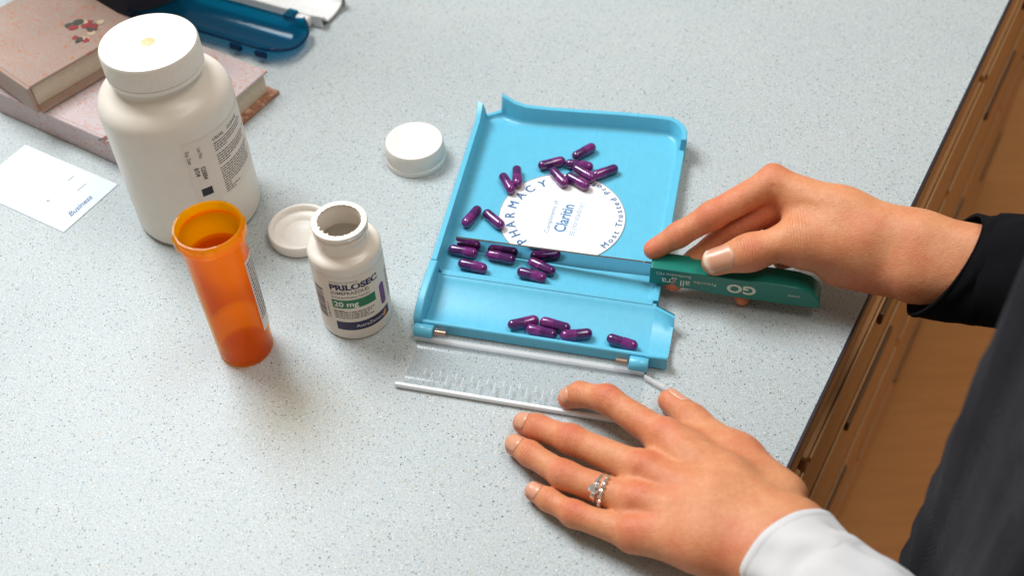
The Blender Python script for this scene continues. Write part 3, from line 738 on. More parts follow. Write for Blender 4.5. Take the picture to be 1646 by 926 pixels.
M['vial_label'] = plastic('vial_label_paper', (.78, .76, .74), .5, 0, .02, .05, .8)
vl = patch('wrap_label', on_cyl(17.32, -24, 22), 0, R_(190) * 17.2, 0, 58, vial, M['vial_label'], 40, 3)
fr = []; rr = random.Random(12)
for k in range(18): fr += fine_rects(0, rr.uniform(14, 40), 48 - k * 2.6, 1.1, rr)
bars('fine_print', on_cyl(17.42, -20, 28), fr, vl, M['grey_ink'])

# ---------------------------------------------------------------- books, card, second tray at the back left
def book(name, corner, A, la, lb_, t, label, cover_mat, page_mat, inner_mat, z0=0.0):
    """corner = far right corner; A runs along the page edge towards the camera, B away to the left"""
    A = Vector(A).normalized(); B = Vector((A.y, -A.x, 0)); B = B if B.x < 0 else -B
    o = empty(name, (corner[0], corner[1], z0), math.atan2(B.y, B.x))
    s = 1 if Vector((-B.y, B.x, 0)).dot(A) > 0 else -1
    def bx(nm, b0, b1, a0, a1, za, zb, mat, bev=.4):
        ys = sorted((s * a0, s * a1)); return box(nm, (b0, ys[0], za), (b1, ys[1], zb), o, mat, bev)
    bx('back_cover', -4, lb_, -3, la, .2, 2.6, inner_mat)
    bx('page_block', 3, lb_, 2, la - 2, 2.7, t - 2.5, page_mat, .3)
    fc = bx('front_cover', 0, lb_, 0, la, t - 2.4, t, cover_mat, .8)
    bx('spine', -1, lb_, la - .5, la + 2.4, .3, t - .2, cover_mat, 1.0)
    tag(o, label, 'book'); return o, s, fc
bk, s1, fc1 = book('hardback_book', (-168.4, 687), (-.55, -.835, 0), 112, 165, 22, 'pale pink patterned hardback book lying under the large white bottle side', M['cover'], M['pages'], M['rust'])
bk2, s2, fc2 = book('hardback_book', (-262, 719), (-.68, -.73, 0), 92, 100, 22, 'darker rose book with printed red flowers lying on top of the pale book', M['cover_dark'], M['pages'], M['cover_dark'], 22.4)
def flower(parent, wx, wy, z, r, seed, mats):
    rr = random.Random(seed); inv = parent.matrix_world.inverted()
    for k in range(9):
        a = rr.uniform(0, 6.28); d = rr.uniform(0, r); q = rr.uniform(.22, .42) * r
        cx, cy = wx + d * math.cos(a), wy + d * math.sin(a); n = 9
        vs = [((cx + q * math.cos(6.283 * i / n) * rr.uniform(.7, 1.1)), (cy + q * math.sin(6.283 * i / n) * rr.uniform(.7, 1.1)), z + .04 * k) for i in range(n)]
        mesh_of('printed_flower', vs, [tuple(range(n))], parent, mats[k % len(mats)], smooth=False)
def to_local(o, p):
    a = o.rotation_euler.z; d = Vector(p) - o.location * 1000
    return (d.x * math.cos(a) + d.y * math.sin(a), -d.x * math.sin(a) + d.y * math.cos(a))
for px, py, r, sd in ((132, 38, 11, 1), (152, 42, 8, 2), (133, 62, 8, 3)):
    w = at(px, py, 44.4); lx, ly = to_local(bk2, w); flower(bk2, lx, ly, 22.15, r, sd, [M['flower_leaf'], M['flower_red'], M['flower_cream'], M['flower_red']])
for px, py, r, sd in ((173, 222, 5, 6), (181, 230, 4, 7)):
    w = at(px, py, 22); lx, ly = to_local(bk, w); flower(bk, lx, ly, 22.15, r, sd, [M['flower_brown'], M['flower_brown'], M['flower_leaf']])
bn = prism('ring_binder', [(-330, 770), (-255, 812), (-300, 890), (-400, 850)], 0, 400, None, M['binder'], 3); tag(bn, 'dark binder in the corner behind the flowered book', 'binder')  # height made up: raised out of view to shade the books

tip = at(190, 297, 0); ca = Vector((-.53, -.85, 0)).normalized(); cb = Vector((-.85, .53, 0)).normalized()
cd = empty('business_card', (tip.x, tip.y, 0)); tag(cd, 'pale blue printed card lying flat at the left edge', 'card')
pts = [Vector((0, 0, 0)), ca * 52, ca * 52 + cb * 88, cb * 88]
sh = prism('card_sheet', [(p.x, p.y) for p in pts], .2, .55, cd, M['card'])
def on_card(a0, b0): return lambda x, y: tuple(ca * (a0 - x) + cb * (b0 + y) + Vector((0, 0, .62)))
lettering('Business', 6.4, on_card(39, 6.0), sh, M['script_ink'], shear=.4, bold=.1, sx=.95)
bars('ruled_line', on_card(18, 20), [(0, 8, 0, .5)], sh, M['grey_ink']); bars('ruled_line', on_card(14, 33), [(0, 6, 0, .5)], sh, M['grey_ink'])
lettering('e', 5, on_card(36, 30), sh, M['red_ink'])

T2 = Vector((-270.6, 829, 0)); yaw2 = math.atan2(-.47, .88)
tray2 = empty('pill_counting_tray', T2, yaw2); tag(tray2, 'white pill counting tray with its teal cover open at the back', 'pill tray')
build_tray(tray2, M['white_tray'])
V, F = [], []
NU, NV = 28, 12
def cov(i, j):
    a = i / NU; bq = j / NV
    v = -2 - 44 * bq
    half = 1 - abs(2 * bq - 1) ** 3.0
    u = 2 + (136 + 12 * half) * a
    z = 2.0 + 8.5 * (2 * abs(bq - .5)) ** 2.2
    z += 6 * max(0, a - .93) / .07 * (.4 + .6 * half)
    return (u, v, z)
for off in (0, 1):
    for i in range(NU + 1):
        for j in range(NV + 1):
            x = cov(i, j); V.append((x[0], x[1], x[2] - off * 1.3))
w = NV + 1; b = (NU + 1) * w
for i in range(NU):
    for j in range(NV):
        F.append((i * w + j, i * w + j + 1, (i + 1) * w + j + 1, (i + 1) * w + j)); F.append((b + i * w + j, b + (i + 1) * w + j, b + (i + 1) * w + j + 1, b + i * w + j + 1))
for i in range(NU):
    for j in (0, NV): F.append((i * w + j, (i + 1) * w + j, b + (i + 1) * w + j, b + i * w + j))
for j in range(NV):
    for i in (0, NU): F.append((i * w + j, i * w + j + 1, b + i * w + j + 1, b + i * w + j))
tc = mesh_of('teal_cover', V, F, tray2, M['teal_clear']); fix_normals(tc); auto_smooth(tc, 60)
tag(tc, 'teal see-through hinged cover lying open')
rim = [cov(i, NV) for i in range(NU + 1)] + [cov(NU, j) for j in range(NV - 1, -1, -1)]
tube('cover_rim', [(p[0], p[1], p[2] + .2) for p in rim], .9, tc, M['teal_edge'], 8)
for u in (100, 123): box('cover_tab', (u, -49.5, 5), (u + 10, -46.6, 9.5), tc, M['teal_edge'], .6)
for u in (20, 118): box('cover_hinge', (u, -3, 5), (u + 9, 7.5, 11.5), tc, M['teal_clear'], 1.5)

#HANDS
# ---------------------------------------------------------------- person: two hands from a distance field, meshed with surface nets
class Field:
    def __init__(self, lo, hi, h):
        self.lo = np.array(lo, float); self.h = h
        self.n = np.ceil((np.array(hi, float) - self.lo) / h).astype(int) + 1
        self.D = np.full(self.n, 40.0, np.float32)
    def blank(self):
        g = Field.__new__(Field); g.lo, g.h, g.n = self.lo, self.h, self.n; g.D = np.full(self.n, 40.0, np.float32); return g
    def sub(self, lo, hi):
        a = np.clip(np.floor((np.array(lo) - self.lo) / self.h).astype(int), 0, self.n)
        b = np.clip(np.ceil((np.array(hi) - self.lo) / self.h).astype(int) + 1, 0, self.n)
        sl = tuple(slice(x, y) for x, y in zip(a, b))
        ax = [self.lo[k] + self.h * np.arange(a[k], b[k]) for k in range(3)]
        return sl, ax
    def merge(self, d, sl, k):
        D = self.D[sl]
        if k > 0:
            q = np.maximum(k - np.abs(D - d), 0) / k
            self.D[sl] = np.minimum(D, d) - q * q * k * .25
        else: self.D[sl] = np.minimum(D, d)
    def cone(self, a, b, ra, rb, k=3.0):
        a, b = np.array(a, float), np.array(b, float); m = max(ra, rb) + k + 5
        sl, ax = self.sub(np.minimum(a, b) - m, np.maximum(a, b) + m)
        X = ax[0][:, None, None] - a[0]; Y = ax[1][None, :, None] - a[1]; Z = ax[2][None, None, :] - a[2]
        ba = b - a; l2 = ba @ ba; rr = ra - rb; a2 = l2 - rr * rr; il2 = 1 / l2
        y = X * ba[0] + Y * ba[1] + Z * ba[2]; z = y - l2
        pa2 = X * X + Y * Y + Z * Z
        x2 = np.maximum(pa2 * l2 * l2 - y * y * l2, 0)
        y2 = y * y * l2; z2 = z * z * l2; kk = np.sign(rr) * rr * rr * x2
        d = (np.sqrt(np.maximum(x2 * a2 * il2, 0)) + y * rr) * il2 - ra
        d = np.where(np.sign(z) * a2 * z2 > kk, np.sqrt(x2 + z2) * il2 - rb, d)
        d = np.where((np.sign(y) * a2 * y2 < kk) & ~(np.sign(z) * a2 * z2 > kk), np.sqrt(x2 + y2) * il2 - ra, d)
        self.merge(d.astype(np.float32), sl, k)
    def chain(self, pts, rad, k=3.0):
        for i in range(len(pts) - 1): self.cone(pts[i], pts[i + 1], rad[i], rad[i + 1], k)
    def groove(self, a, b, w, depth):
        """a shallow crease (depth > 0) or ridge (depth < 0) along the segment a-b"""
        a, b = np.array(a, float), np.array(b, float); m = 3 * w + 1
        sl, ax = self.sub(np.minimum(a, b) - m, np.maximum(a, b) + m)
        X = ax[0][:, None, None] - a[0]; Y = ax[1][None, :, None] - a[1]; Z = ax[2][None, None, :] - a[2]
        ba = b - a; t = np.clip((X * ba[0] + Y * ba[1] + Z * ba[2]) / (ba @ ba), 0, 1)
        d2 = (X - t * ba[0]) ** 2 + (Y - t * ba[1]) ** 2 + (Z - t * ba[2]) ** 2
        self.D[sl] += (depth * np.exp(-d2 / (w * w))).astype(np.float32)
    def at(self, p):
        q = (np.asarray(p, float) - self.lo) / self.h
        q = np.clip(q, 0, self.n - 1.001); i = q.astype(int); f = q - i; r = 0
        for dx in (0, 1):
            for dy in (0, 1):
                for dz in (0, 1):
                    w = (f[..., 0] if dx else 1 - f[..., 0]) * (f[..., 1] if dy else 1 - f[..., 1]) * (f[..., 2] if dz else 1 - f[..., 2])
                    r = r + w * self.D[i[..., 0] + dx, i[..., 1] + dy, i[..., 2] + dz]
        return r
    def march(self, o, d, far=10.0):
        """outermost surface point along o + t d"""
        ts = np.linspace(far, 0, 120); P = np.array(o)[None] + ts[:, None] * np.array(d)[None]
        v = self.at(P); k = np.argmax(v < 0)
        return P[k] if (v < 0).any() else np.array(o) + 2 * np.array(d)
    def mesh(self):
        D = self.D; ins = D < 0; nx, ny, nz = D.shape
        c = np.zeros((nx - 1, ny - 1, nz - 1), np.int8)
        for dx in (0, 1):
            for dy in (0, 1):
                for dz in (0, 1): c += ins[dx:nx - 1 + dx, dy:ny - 1 + dy, dz:nz - 1 + dz]
        act = (c > 0) & (c < 8); idx = np.argwhere(act); ids = -np.ones(act.shape, np.int64); ids[act] = np.arange(len(idx))
        acc = np.zeros((len(idx), 3)); cnt = np.zeros(len(idx))
        cor = [(a, b, d) for a in (0, 1) for b in (0, 1) for d in (0, 1)]
        for a in cor:
            for ax in range(3):
                if a[ax]: continue
                b = list(a); b[ax] = 1
                va = D[idx[:, 0] + a[0], idx[:, 1] + a[1], idx[:, 2] + a[2]]; vb = D[idx[:, 0] + b[0], idx[:, 1] + b[1], idx[:, 2] + b[2]]
                m = (va < 0) != (vb < 0); t = np.where(m, va / np.where(m, va - vb, 1), 0)
                p = np.array(a, float)[None] + np.zeros((len(idx), 3)); p[:, ax] += t
                acc[m] += p[m]; cnt[m] += 1
        V = self.lo + self.h * (idx + acc / cnt[:, None]); F = []
        for ax in range(3):
            o1, o2 = [(1, 2), (2, 0), (0, 1)][ax]
            A = [slice(None)] * 3; B = [slice(None)] * 3
            A[ax] = slice(0, -1); B[ax] = slice(1, None)
            s = ins[tuple(A)]; e = ins[tuple(B)]; cr = np.argwhere(s != e)
            cr = cr[(cr[:, o1] > 0) & (cr[:, o2] > 0) & (cr[:, o1] < D.shape[o1] - 1) & (cr[:, o2] < D.shape[o2] - 1)]
            if not len(cr): continue
            def cell(u, v):
                q = cr.copy(); q[:, o1] -= u; q[:, o2] -= v; return ids[q[:, 0], q[:, 1], q[:, 2]]
            quad = np.stack([cell(1, 1), cell(0, 1), cell(0, 0), cell(1, 0)], 1)
            fl = ~s[tuple(cr.T)]; quad[fl] = quad[fl][:, ::-1]; F.append(quad)
        F = np.concatenate(F); F = F[(F >= 0).all(1)]
        # relax the lattice steps a little
        E = np.concatenate([F[:, [0, 1]], F[:, [1, 2]], F[:, [2, 3]], F[:, [3, 0]]])
        for _ in range(2):
            s = np.zeros_like(V); k = np.zeros(len(V))
            np.add.at(s, E[:, 0], V[E[:, 1]]); np.add.at(k, E[:, 0], 1)
            V = V * .5 + .5 * s / np.maximum(k, 1)[:, None]
        return V, F

def vec(p): return np.array((p[0], p[1], p[2]), float)
def unit(v): v = np.asarray(v, float); return v / np.linalg.norm(v)
def finger_detail(f, pts, rad, dorsal, which=(1, 2), amp=.32):
    """wrinkle lines over the knuckles on the back of a finger"""
    for j in which:
        a = unit(pts[min(j + 1, len(pts) - 1)] - pts[j - 1]); n = unit(dorsal - a * (dorsal @ a)); l = np.cross(n, a)
        for s in (-2.6, -1.0, .7, 2.3):
            c = pts[j] + a * s + n * rad[j] * 1.0; wd = rad[j] * (.55 - .06 * abs(s))
            f.groove(c - l * wd - n * rad[j] * .12 + a * .3 * s, c + l * wd - n * rad[j] * .12 - a * .2 * s, .6, amp * 1.7)
def nail(f, J, T, r, dorsal, parent, width=1.0, s0=.32, s1=1.32, mat='nail'):
    """a curved nail plate seated on the last joint"""
    J, T = vec(J), vec(T); a = unit(T - J); L = np.linalg.norm(T - J); n = unit(dorsal - a * (dorsal @ a)); l = np.cross(n, a)
    nu, nv = 12, 12; V = []; tip = []
    half = 56 * width
    for i in range(nu + 1):
        u = i / nu
        for j in range(nv + 1):
            w = 2 * j / nv - 1
            # rounded at the cuticle, gently rounded at the free edge
            s = s0 + (s1 - s0) * (u + (1 - u) ** 2 * .20 * w * w - u * u * .16 * w * w)
            ph = R_(half * w * (1 - .10 * (1 - u) ** 2))
            o = J + a * L * min(s, 1.0) * 1.0
            d = n * math.cos(ph) + l * math.sin(ph)
            over = max(0, s - 1.0) * L
            p = f.march(o, d) if over <= 0 else None
            if p is None:
                base = f.march(J + a * L * 1.0, d); p = base + a * over - n * (over ** 1.6) * .055
            e = max(abs(w), 1 - 2 * u if u < .5 else 0)
            lift = .42 * (1 - e ** 4) - .28 * e ** 6 if u < .9 else .42 * (1 - abs(w) ** 4) - .1
            V.append(p + (n * .7 + d * .3) * lift); tip.append(u)
    F = [(i * (nv + 1) + j, i * (nv + 1) + j + 1, (i + 1) * (nv + 1) + j + 1, (i + 1) * (nv + 1) + j) for i in range(nu) for j in range(nv)]
    o = mesh_of('fingernail', V, F, parent, M[mat])
    at_ = o.data.attributes.new('tip', 'FLOAT', 'POINT'); at_.data.foreach_set('value', np.array(tip, np.float32))
    m = o.modifiers.new('thickness', 'SOLIDIFY'); m.thickness = .4 * MM; m.offset = -1
    return o
def hand_object(f, name, parent, flush, joints):
    V, F = f.mesh()
    me = bpy.data.meshes.new(name)
    me.vertices.add(len(V)); me.vertices.foreach_set('co', (V * MM).astype(np.float32).ravel())
    me.loops.add(F.size); me.loops.foreach_set('vertex_index', F.astype(np.int32).ravel())
    me.polygons.add(len(F)); me.polygons.foreach_set('loop_start', np.arange(0, F.size, 4, dtype=np.int32)); me.polygons.foreach_set('loop_total', np.full(len(F), 4, np.int32))
    me.update(calc_edges=True); me.validate()
    fl = np.zeros(len(V))
    for c, r, s in flush: fl = np.maximum(fl, s * np.exp(-((V - vec(c)) ** 2).sum(1) / (r * r)))
    a = me.attributes.new('flush', 'FLOAT', 'POINT'); a.data.foreach_set('value', np.clip(fl, 0, 1).astype(np.float32))
    al, wt_ = np.zeros(len(V)), np.zeros(len(V))
    for c, ax_, nn, r in joints:
        d = V - c; s_ = d @ ax_; w = np.exp(-(s_ / (r * .62)) ** 4 - ((d ** 2).sum(1) - s_ ** 2) / (r * r * 2.2)) * np.clip(d @ nn / (r * .75) - .15, 0, 1)
        m = w > wt_; al[m] = s_[m]; wt_[m] = w[m]
    a = me.attributes.new('crease_along', 'FLOAT', 'POINT'); a.data.foreach_set('value', al.astype(np.float32))
    a = me.attributes.new('crease_weight', 'FLOAT', 'POINT'); a.data.foreach_set('value', wt_.astype(np.float32))
    return link(name, me, parent, M['skin'])
def joint(pts, rad, j, dorsal):
    pts = [vec(p) for p in pts]; a = unit(pts[min(j + 1, len(pts) - 1)] - pts[j - 1]); n = unit(np.asarray(dorsal, float) - a * (np.asarray(dorsal, float) @ a))
    return (pts[j], a, n, rad[j])

person = empty('person', (420, 330, -900))
tag(person, 'person in dark clothes and white cuff, two hands working at the tray', 'person')
PO = vec((420, 330, -900))
def under_person(o):
    o.location = Vector(-PO) * MM if o.location.length == 0 else o.location; return o
body = empty('hand_anchor')  # replaced below
bpy.data.objects.remove(body)

# ---- left hand, palm down on the counter
f = Field((-25, 225, -1), (235, 425, 72), .62)
LH = dict(
    i=([at(1068, 704, 19), at(975, 642, 18.5), at(932, 634, 12.0), at(914, 641, 7.6)], [9.4, 7.6, 6.8, 6.2]),
    m=([at(1032, 756, 19.5), at(917, 707, 16.0), at(864, 687, 10.5), at(842, 681, 7.2)], [9.4, 7.7, 6.9, 6.3]),
    r=([at(1022, 808, 18.5), at(906, 764, 15.0), at(852, 730, 10.5), at(829, 716, 7.0)], [9.0, 7.3, 6.6, 6.1]),
    p=([at(1018, 860, 15.5), at(922, 827, 12.0), at(882, 804, 8.6), at(859, 791, 6.2)], [8.2, 6.5, 5.8, 5.3]),
)
th = ([at(1255, 800, 22), at(1183, 731, 15.5), at(1112, 676, 10.5), at(1076, 645, 8.0)], [14, 10.2, 7.9, 6.6])
W = at(1258, 882, 30)
wl, wr_ = at(1277, 857, 31), at(1238, 906, 29)
fore = at(1420, 1045, 52)
up = np.array((0, 0, 1.0))
for key, off in (('i', wl), ('m', at(1262, 872, 32)), ('r', at(1248, 888, 31)), ('p', wr_)):
    P_, r_ = LH[key]
    f.chain([vec(off), vec(P_[0]) * .5 + vec(off) * .5 + up * 2.0, vec(P_[0])], [14.5, 11.0, r_[0]], 12)
f.chain([vec(wl), vec(fore) + np.array((5, 4, 0))], [15.5, 14], 10); f.chain([vec(wr_), vec(fore) - np.array((5, 4, 0))], [15.5, 14], 10)
f.cone(vec(at(1190, 800, 15)), vec(at(1100, 745, 15)), 12, 10, 14)      # ball of the palm
f.cone(vec(at(1190, 880, 13)), vec(at(1080, 858, 12)), 12, 9, 14)
f.chain([vec(p) for p in th[0]], th[1], 7)
f.cone(vec(at(1195, 738, 16)), vec(at(1090, 715, 15)), 6.5, 6.5, 13)                # web of the thumb
for key in 'imrp':
    P_, r_ = LH[key]; P_ = [vec(p) for p in P_]
    g = f.blank()
    g.chain([P_[0] * .85 + vec(W) * .15] + P_, [r_[0]] + r_, 3.5)
    g.cone(P_[1] + up * .9, P_[1] * .9 + P_[0] * .1 + up * .9, r_[1] - .5, r_[1] - .7, 3)
    q = np.maximum(5.0 - np.abs(f.D - g.D), 0) / 5.0
    near = np.minimum(f.D, g.D)
    # a short web where finger meets palm, none further out
    ax = [f.lo[k] + f.h * np.arange(f.n[k]) for k in range(3)]
    d2 = (ax[0][:, None, None] - P_[0][0]) ** 2 + (ax[1][None, :, None] - P_[0][1]) ** 2 + (ax[2][None, None, :] - P_[0][2]) ** 2
    wgt = np.clip(1.6 - np.sqrt(d2) / 16.0, 0, 1)
    f.D = (near - q * q * 1.25 * wgt).astype(np.float32)
del g, q, near, d2, wgt
for key in 'imrp':                                                                  # knuckles and tendons
    P_, r_ = LH[key]; c = vec(P_[0])
    f.groove(c + up * r_[0] - np.array((2, 0, 0)), c + up * r_[0] + np.array((2, -1, 0)), 5.0, -1.5)
    f.groove(c + up * (r_[0] + 1.5) + (vec(W) - c) * .14, c * .35 + vec(W) * .65 + up * 14, 3.2, -.75)
    finger_detail(f, [vec(p) for p in P_], r_, up)
for k in range(3):                                                                  # dips between the knuckles
    a, b = vec(LH['imrp'[k]][0][0]), vec(LH['imrp'[k + 1]][0][0]); c = (a + b) / 2 + up * 8.5
    f.groove(c + (c - vec(W)) * .02, c * .8 + vec(W) * .2, 3.6, 1.2)
finger_detail(f, [vec(p) for p in th[0]], th[1], np.array((.3, .5, .8)), (2,), .3)
for (a, b) in (((1180, 790), (1090, 800)), ((1150, 840), (1070, 850)), ((1170, 812), (1110, 770))):  # veins
    f.groove(vec(at(*a, 30)), vec(at(*b, 27)), 1.6, -.45)
flush = []
for key in 'imrp':
    P_, r_ = LH[key]
    flush += [(vec(P_[0]) + up * 9, 9, .75), (vec(P_[1]) + up * 6, 7.5, .85), (vec(P_[2]) + up * 5, 5, .5), (vec(P_[3]), 8.5, .8)]
flush += [(th[0][3], 9, .8), (th[0][2], 8, .6), (at(1090, 790, 27), 14, .3), (at(1130, 880, 25), 18, .35)]
joints = [joint(*LH[k], j, up) for k in 'imrp' for j in (1, 2)] + [joint(th[0], th[1], 2, (.3, .5, .8))]
left = hand_object(f, 'hand', person, flush, joints); under_person(left)
tag(left, 'left hand flat on the counter wearing rings')
dn = np.array((-.18, -.05, 1.0))
for key, wdt, s0, s1 in (('i', .9, .45, 1.22), ('m', .92, .40, 1.22), ('r', .92, .40, 1.22), ('p', .92, .40, 1.22)):
    P_, r_ = LH[key]; nail(f, P_[2], P_[3], r_[3], np.array((-.35, -.12, 1.0)), left, wdt, s0, s1, 'short_nail')
nail(f, th[0][2], th[0][3], 6.6, np.array((.75, .35, .55)), left, .95, .35, 1.2, 'short_nail')

# ---- right hand, holding the spatula
f = Field((65, 385, 0), (360, 545, 92), .62)
RW = at(1480, 412, 52)
idx = ([at(1243, 293, 60), at(1145, 346, 50), at(1090, 378, 37), at(1051, 401, 28)], [9.6, 8.3, 7.3, 6.3])
mid = ([at(1262, 322, 48), at(1172, 372, 33), at(1118, 420, 19), at(1082, 452, 10.5)], [9.4, 8.0, 7.2, 6.3])
rng_ = ([at(1290, 350, 40), at(1222, 398, 24), at(1206, 432, 9.5), at(1193, 479, 4.8)], [9.0, 7.4, 6.0, 4.7])
pnk = ([at(1330, 378, 34), at(1290, 402, 22), at(1272, 412, 14), at(1256, 420, 9)], [8.0, 6.6, 6.0, 5.3])
tmb = ([at(1385, 388, 52), at(1283, 384, 47), at(1205, 406, 41), at(1150, 421, 34.5)], [15, 11.2, 9.4, 8.2])
for P_, r_, off in ((idx, 0, (1470, 385, 58)), (mid, 0, (1474, 398, 54)), (rng_, 0, (1476, 420, 48)), (pnk, 0, (1472, 440, 44))):
    P0 = vec(P_[0][0]); o = vec(at(*off)); f.chain([o, (P0 + o) / 2, P0], [14.5, 11.5, P_[1][0]], 12)
f.chain([vec(at(1475, 388, 56)), vec(at(1760, 445, 76))], [16, 16], 10); f.chain([vec(at(1475, 436, 46)), vec(at(1760, 470, 68))], [16.5, 16], 10)
f.chain([vec(p) for p in tmb[0]], tmb[1], 9)
f.cone(vec(at(1395, 420, 42)), vec(at(1300, 402, 41)), 13, 11, 12)                     # thenar
f.cone(vec(at(1420, 440, 36)), vec(at(1345, 435, 30)), 11, 9, 10)                       # heel of the hand
f.cone(vec(at(1292, 340, 52)), vec(at(1330, 365, 52)), 7, 8, 14)                        # web
for P_ in (idx, mid, rng_, pnk):
    pts = [vec(p) for p in P_[0]]; r_ = P_[1]
    g = f.blank(); g.chain(pts, r_, 3.5)
    q = np.maximum(5.0 - np.abs(f.D - g.D), 0) / 5.0
    ax = [f.lo[k] + f.h * np.arange(f.n[k]) for k in range(3)]
    d2 = (ax[0][:, None, None] - pts[0][0]) ** 2 + (ax[1][None, :, None] - pts[0][1]) ** 2 + (ax[2][None, None, :] - pts[0][2]) ** 2
    f.D = (np.minimum(f.D, g.D) - q * q * 1.25 * np.clip(1.6 - np.sqrt(d2) / 16.0, 0, 1)).astype(np.float32)
del g, q, d2
kn = vec(idx[0][0]); f.groove(kn + np.array((0, 5, 7)), kn + np.array((-1, 5, 7.5)), 4.5, -1.4)
finger_detail(f, [vec(p) for p in idx[0]], idx[1], np.array((-.35, .75, .55)), (1, 2), .25)
finger_detail(f, [vec(p) for p in tmb[0]], tmb[1], np.array((-.1, -.45, .9)), (2,), .42)
f.groove(vec(at(1300, 318, 66)), vec(at(1420, 350, 68)), 3.0, -.7)
f.groove(vec(at(1243, 300, 66)), vec(at(1247, 345, 60)), 1.2, .7)
flush = [(vec(idx[0][0]) + np.array((0, 3, 7)), 11, .5), (idx[0][1], 11, .75), (idx[0][2], 10, .85), (idx[0][3], 10, 1), (mid[0][1], 13, .9), (mid[0][3], 12, 1), (rng_[0][3], 8, .6),
         (vec(tmb[0][2]) + np.array((0, -3, 8)), 8, .55), (at(1225, 350, 40), 16, .8), (at(1380, 455, 30), 18, .5), (tmb[0][3], 8, .4)]
joints = [joint(*idx, 1, (-.35, .55, .75)), joint(*idx, 2, (-.35, .55, .75)), joint(*tmb, 2, (-.1, -.45, .9)), joint(*tmb, 1, (0, -.2, 1))]
right = hand_object(f, 'hand', person, flush, joints); under_person(right)
tag(right, 'right hand gripping the green spatula handle')
nail(f, tmb[0][2], tmb[0][3], 8.2, np.array((-.1, -.50, .86)), right, 1.0, .42, 1.30)
nail(f, rng_[0][2], rng_[0][3], 4.7, np.array((-.75, -.25, .45)), right, .9, .62, 1.12, 'short_nail')
del f

# ---- sleeves and dark garment
def sleeve(name, pts, radii, mat, amp, seed, flat=.85, seg=64, thick=1.6, freq=(3, 5, 8), slant=0.0):
    rr = np.random.default_rng(seed); ph = rr.random((6, 2)) * 6.28
    pts = [vec(p) for p in pts]; n = 120; tt = np.linspace(0, 1, n)
    cum = np.linspace(0, 1, len(pts)); C = np.stack([np.interp(tt, cum, [p[k] for p in pts]) for k in range(3)], 1); Rr = np.interp(tt, cum, radii)
    V, F = [], []
    for lay in (0, 1):
        for i in range(n):
            d = unit(C[min(i + 1, n - 1)] - C[max(i - 1, 0)]); x = unit(np.cross(up, d)); y = np.cross(d, x)
            for k in range(seg):
                a = 2 * math.pi * k / seg
                wv = sum(math.sin(freq[q % 3] * a * (q < 3) + (6 + 5 * q) * tt[i] * (1 + .3 * math.sin(2 * a + ph[q, 1])) + ph[q, 0]) / (1 + .4 * q) for q in range(5))
                r = Rr[i] + amp * wv * min(1, .25 + 3 * tt[i]) - lay * thick + (.55 if 1 < i < 6 else 0)
                V.append(C[i] + x * math.cos(a) * r + y * math.sin(a) * r * flat + d * slant * math.sin(a) * max(0, 1 - 1.6 * tt[i]))
    for lay in (0, 1):
        for i in range(n - 1):
            for k in range(seg):
                j = (k + 1) % seg; b = lay * n * seg; qd = (b + i * seg + k, b + i * seg + j, b + (i + 1) * seg + j, b + (i + 1) * seg + k)
                F.append(qd if not lay else qd[::-1])
    for i in (0, n - 1):
        for k in range(seg):
            j = (k + 1) % seg; F.append((i * seg + k, n * seg + i * seg + k, n * seg + i * seg + j, i * seg + j))
    o = mesh_of(name, V, F, person, mat); fix_normals(o); under_person(o); return o
c1 = sleeve('white_sleeve', [at(1262, 884, 33), at(1330, 950, 40), at(1430, 1048, 55), at(1620, 1220, 90)], [27.0, 29, 33, 40], M['white_cloth'], 1.6, 2)
c2 = sleeve('black_sleeve', [at(1516, 427, 52), at(1590, 434, 58), at(1780, 458, 78)], [31, 32, 37], M['black_cloth'], .5, 3, slant=20.0, flat=.95)

# the dark garment hangs in front of the cabinet, beyond the counter edge
V, F = [], []; nz, na = 90, 220
gc = edge(330, 203, 0)
for i in range(nz):
    z = -720 + 1070 * i / (nz - 1)
    for k in range(na):
        a = 2 * math.pi * k / na
        fold = 9 * (1 - abs(math.sin(7 * a + .002 * z + .5 * math.sin(.006 * z)))) ** 1.5 * 1.4 + 6 * (1 - abs(math.sin(13 * a + 1.3 + .004 * z))) ** 2 + 1.5 * math.sin(.012 * z + 4 * a) - 5
        ro, rt_ = 128 + fold, 190 + fold
        p = gc + EN * (ro * math.cos(a)) + ED * (rt_ * math.sin(a)); V.append((p.x, p.y, z))
for i in range(nz - 1):
    for k in range(na):
        j = (k + 1) % na; F.append((i * na + k, i * na + j, (i + 1) * na + j, (i + 1) * na + k))
F.append(tuple(range(na))[::-1]); F.append(tuple(range((nz - 1) * na, nz * na)))
gm = mesh_of('dark_garment', V, F, person, M['dark_cloth']); fix_normals(gm); under_person(gm)

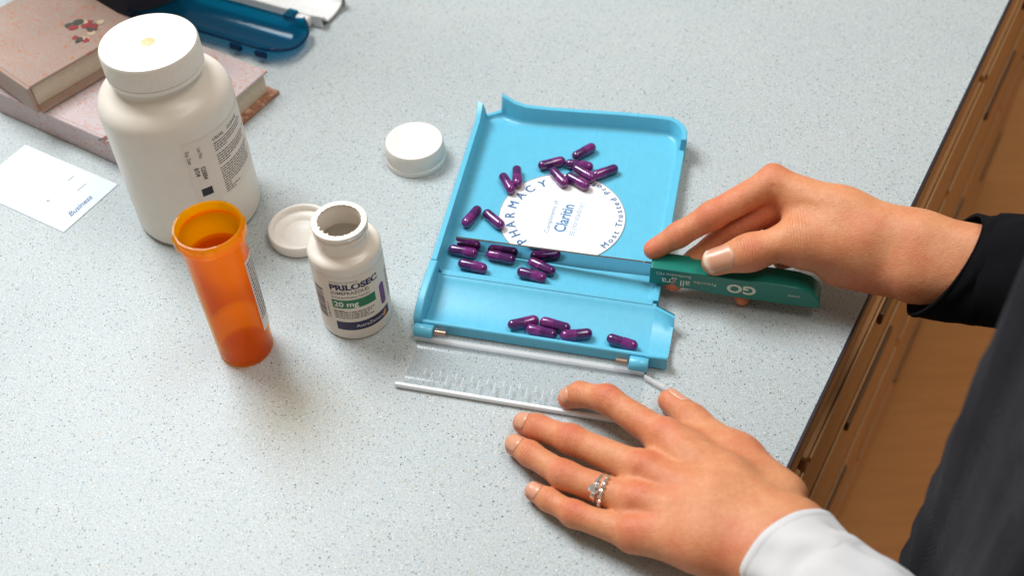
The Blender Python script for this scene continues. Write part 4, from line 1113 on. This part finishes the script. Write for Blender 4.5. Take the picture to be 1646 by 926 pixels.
# ---------------------------------------------------------------- rings on the ring finger
ra_, rb_ = vec(LH['r'][0][0]), vec(LH['r'][0][1]); dirr = unit(rb_ - ra_)
def finger_ring(name, s, rad, label, stones):
    c = ra_ * (1 - s) + rb_ * s; rt = empty(name, c)
    q = Vector(dirr).to_track_quat('Z', 'Y'); rt.rotation_mode = 'QUATERNION'; rt.rotation_quaternion = q
    b = lathe('band', [(rad, -.9), (rad + .5, -1.0), (rad + .95, -.5), (rad + .95, .5), (rad + .5, 1.0), (rad, .9), (rad, -.9)], rt, M['silver'], 64, sharp=60)
    upl = q.inverted() @ Vector((-.1, -.62, .80)); a0 = math.degrees(math.atan2(upl.y, upl.x))
    for (da, dz, r, h) in stones:
        a = R_(a0 + da); d = Vector((math.cos(a), math.sin(a), 0)); base = d * (rad + .7) + Vector((0, 0, dz))
        st = lathe('setting', [(0, 0), (r * .5, 0), (r * .9, h * .6), (r * 1.02, h * .62), (r * .98, h * .75), (0, h * .75)], b, M['silver'], 12)
        st.location = base * MM; st.rotation_mode = 'QUATERNION'; st.rotation_quaternion = d.to_track_quat('Z', 'Y')
        gm_ = lathe('gemstone', [(0, h * .4), (r, h), (r * .93, h * 1.12), (r * .55, h * 1.38), (0, h * 1.38)], b, M['gem'], 8, sharp=5)
        gm_.location = base * MM; gm_.rotation_mode = 'QUATERNION'; gm_.rotation_quaternion = d.to_track_quat('Z', 'Y')
    tag(rt, label, 'ring', 'rings on the ring finger')
gmm, gnt, gb = new_mat('clear_gemstone'); gb.inputs['Base Color'].default_value = (.95, .95, .95, 1); gb.inputs['Roughness'].default_value = .03; gb.inputs['Metallic'].default_value = .9; gb.inputs['IOR'].default_value = 2.4
gn = noise(gnt, texco(gnt), 1.2); gnt.links.new(ramp(gnt, gn, [(.3, (.75, .75, .78)), (.6, (1, 1, 1))]), gb.inputs['Base Color'])
M['gem'] = gmm
finger_ring('engagement_ring', .49, 7.7, 'silver ring with one large round stone, nearest the fingertip side', [(0, 0, 2.9, 3.0), (28, .2, 1.3, 1.2), (-28, .2, 1.3, 1.2)])
finger_ring('wedding_band', .405, 7.95, 'silver band with a row of small stones, nearest the knuckle', [(a, -.2, 1.15, 1.1) for a in (-52, -35, -18, 0, 18, 35, 52)])
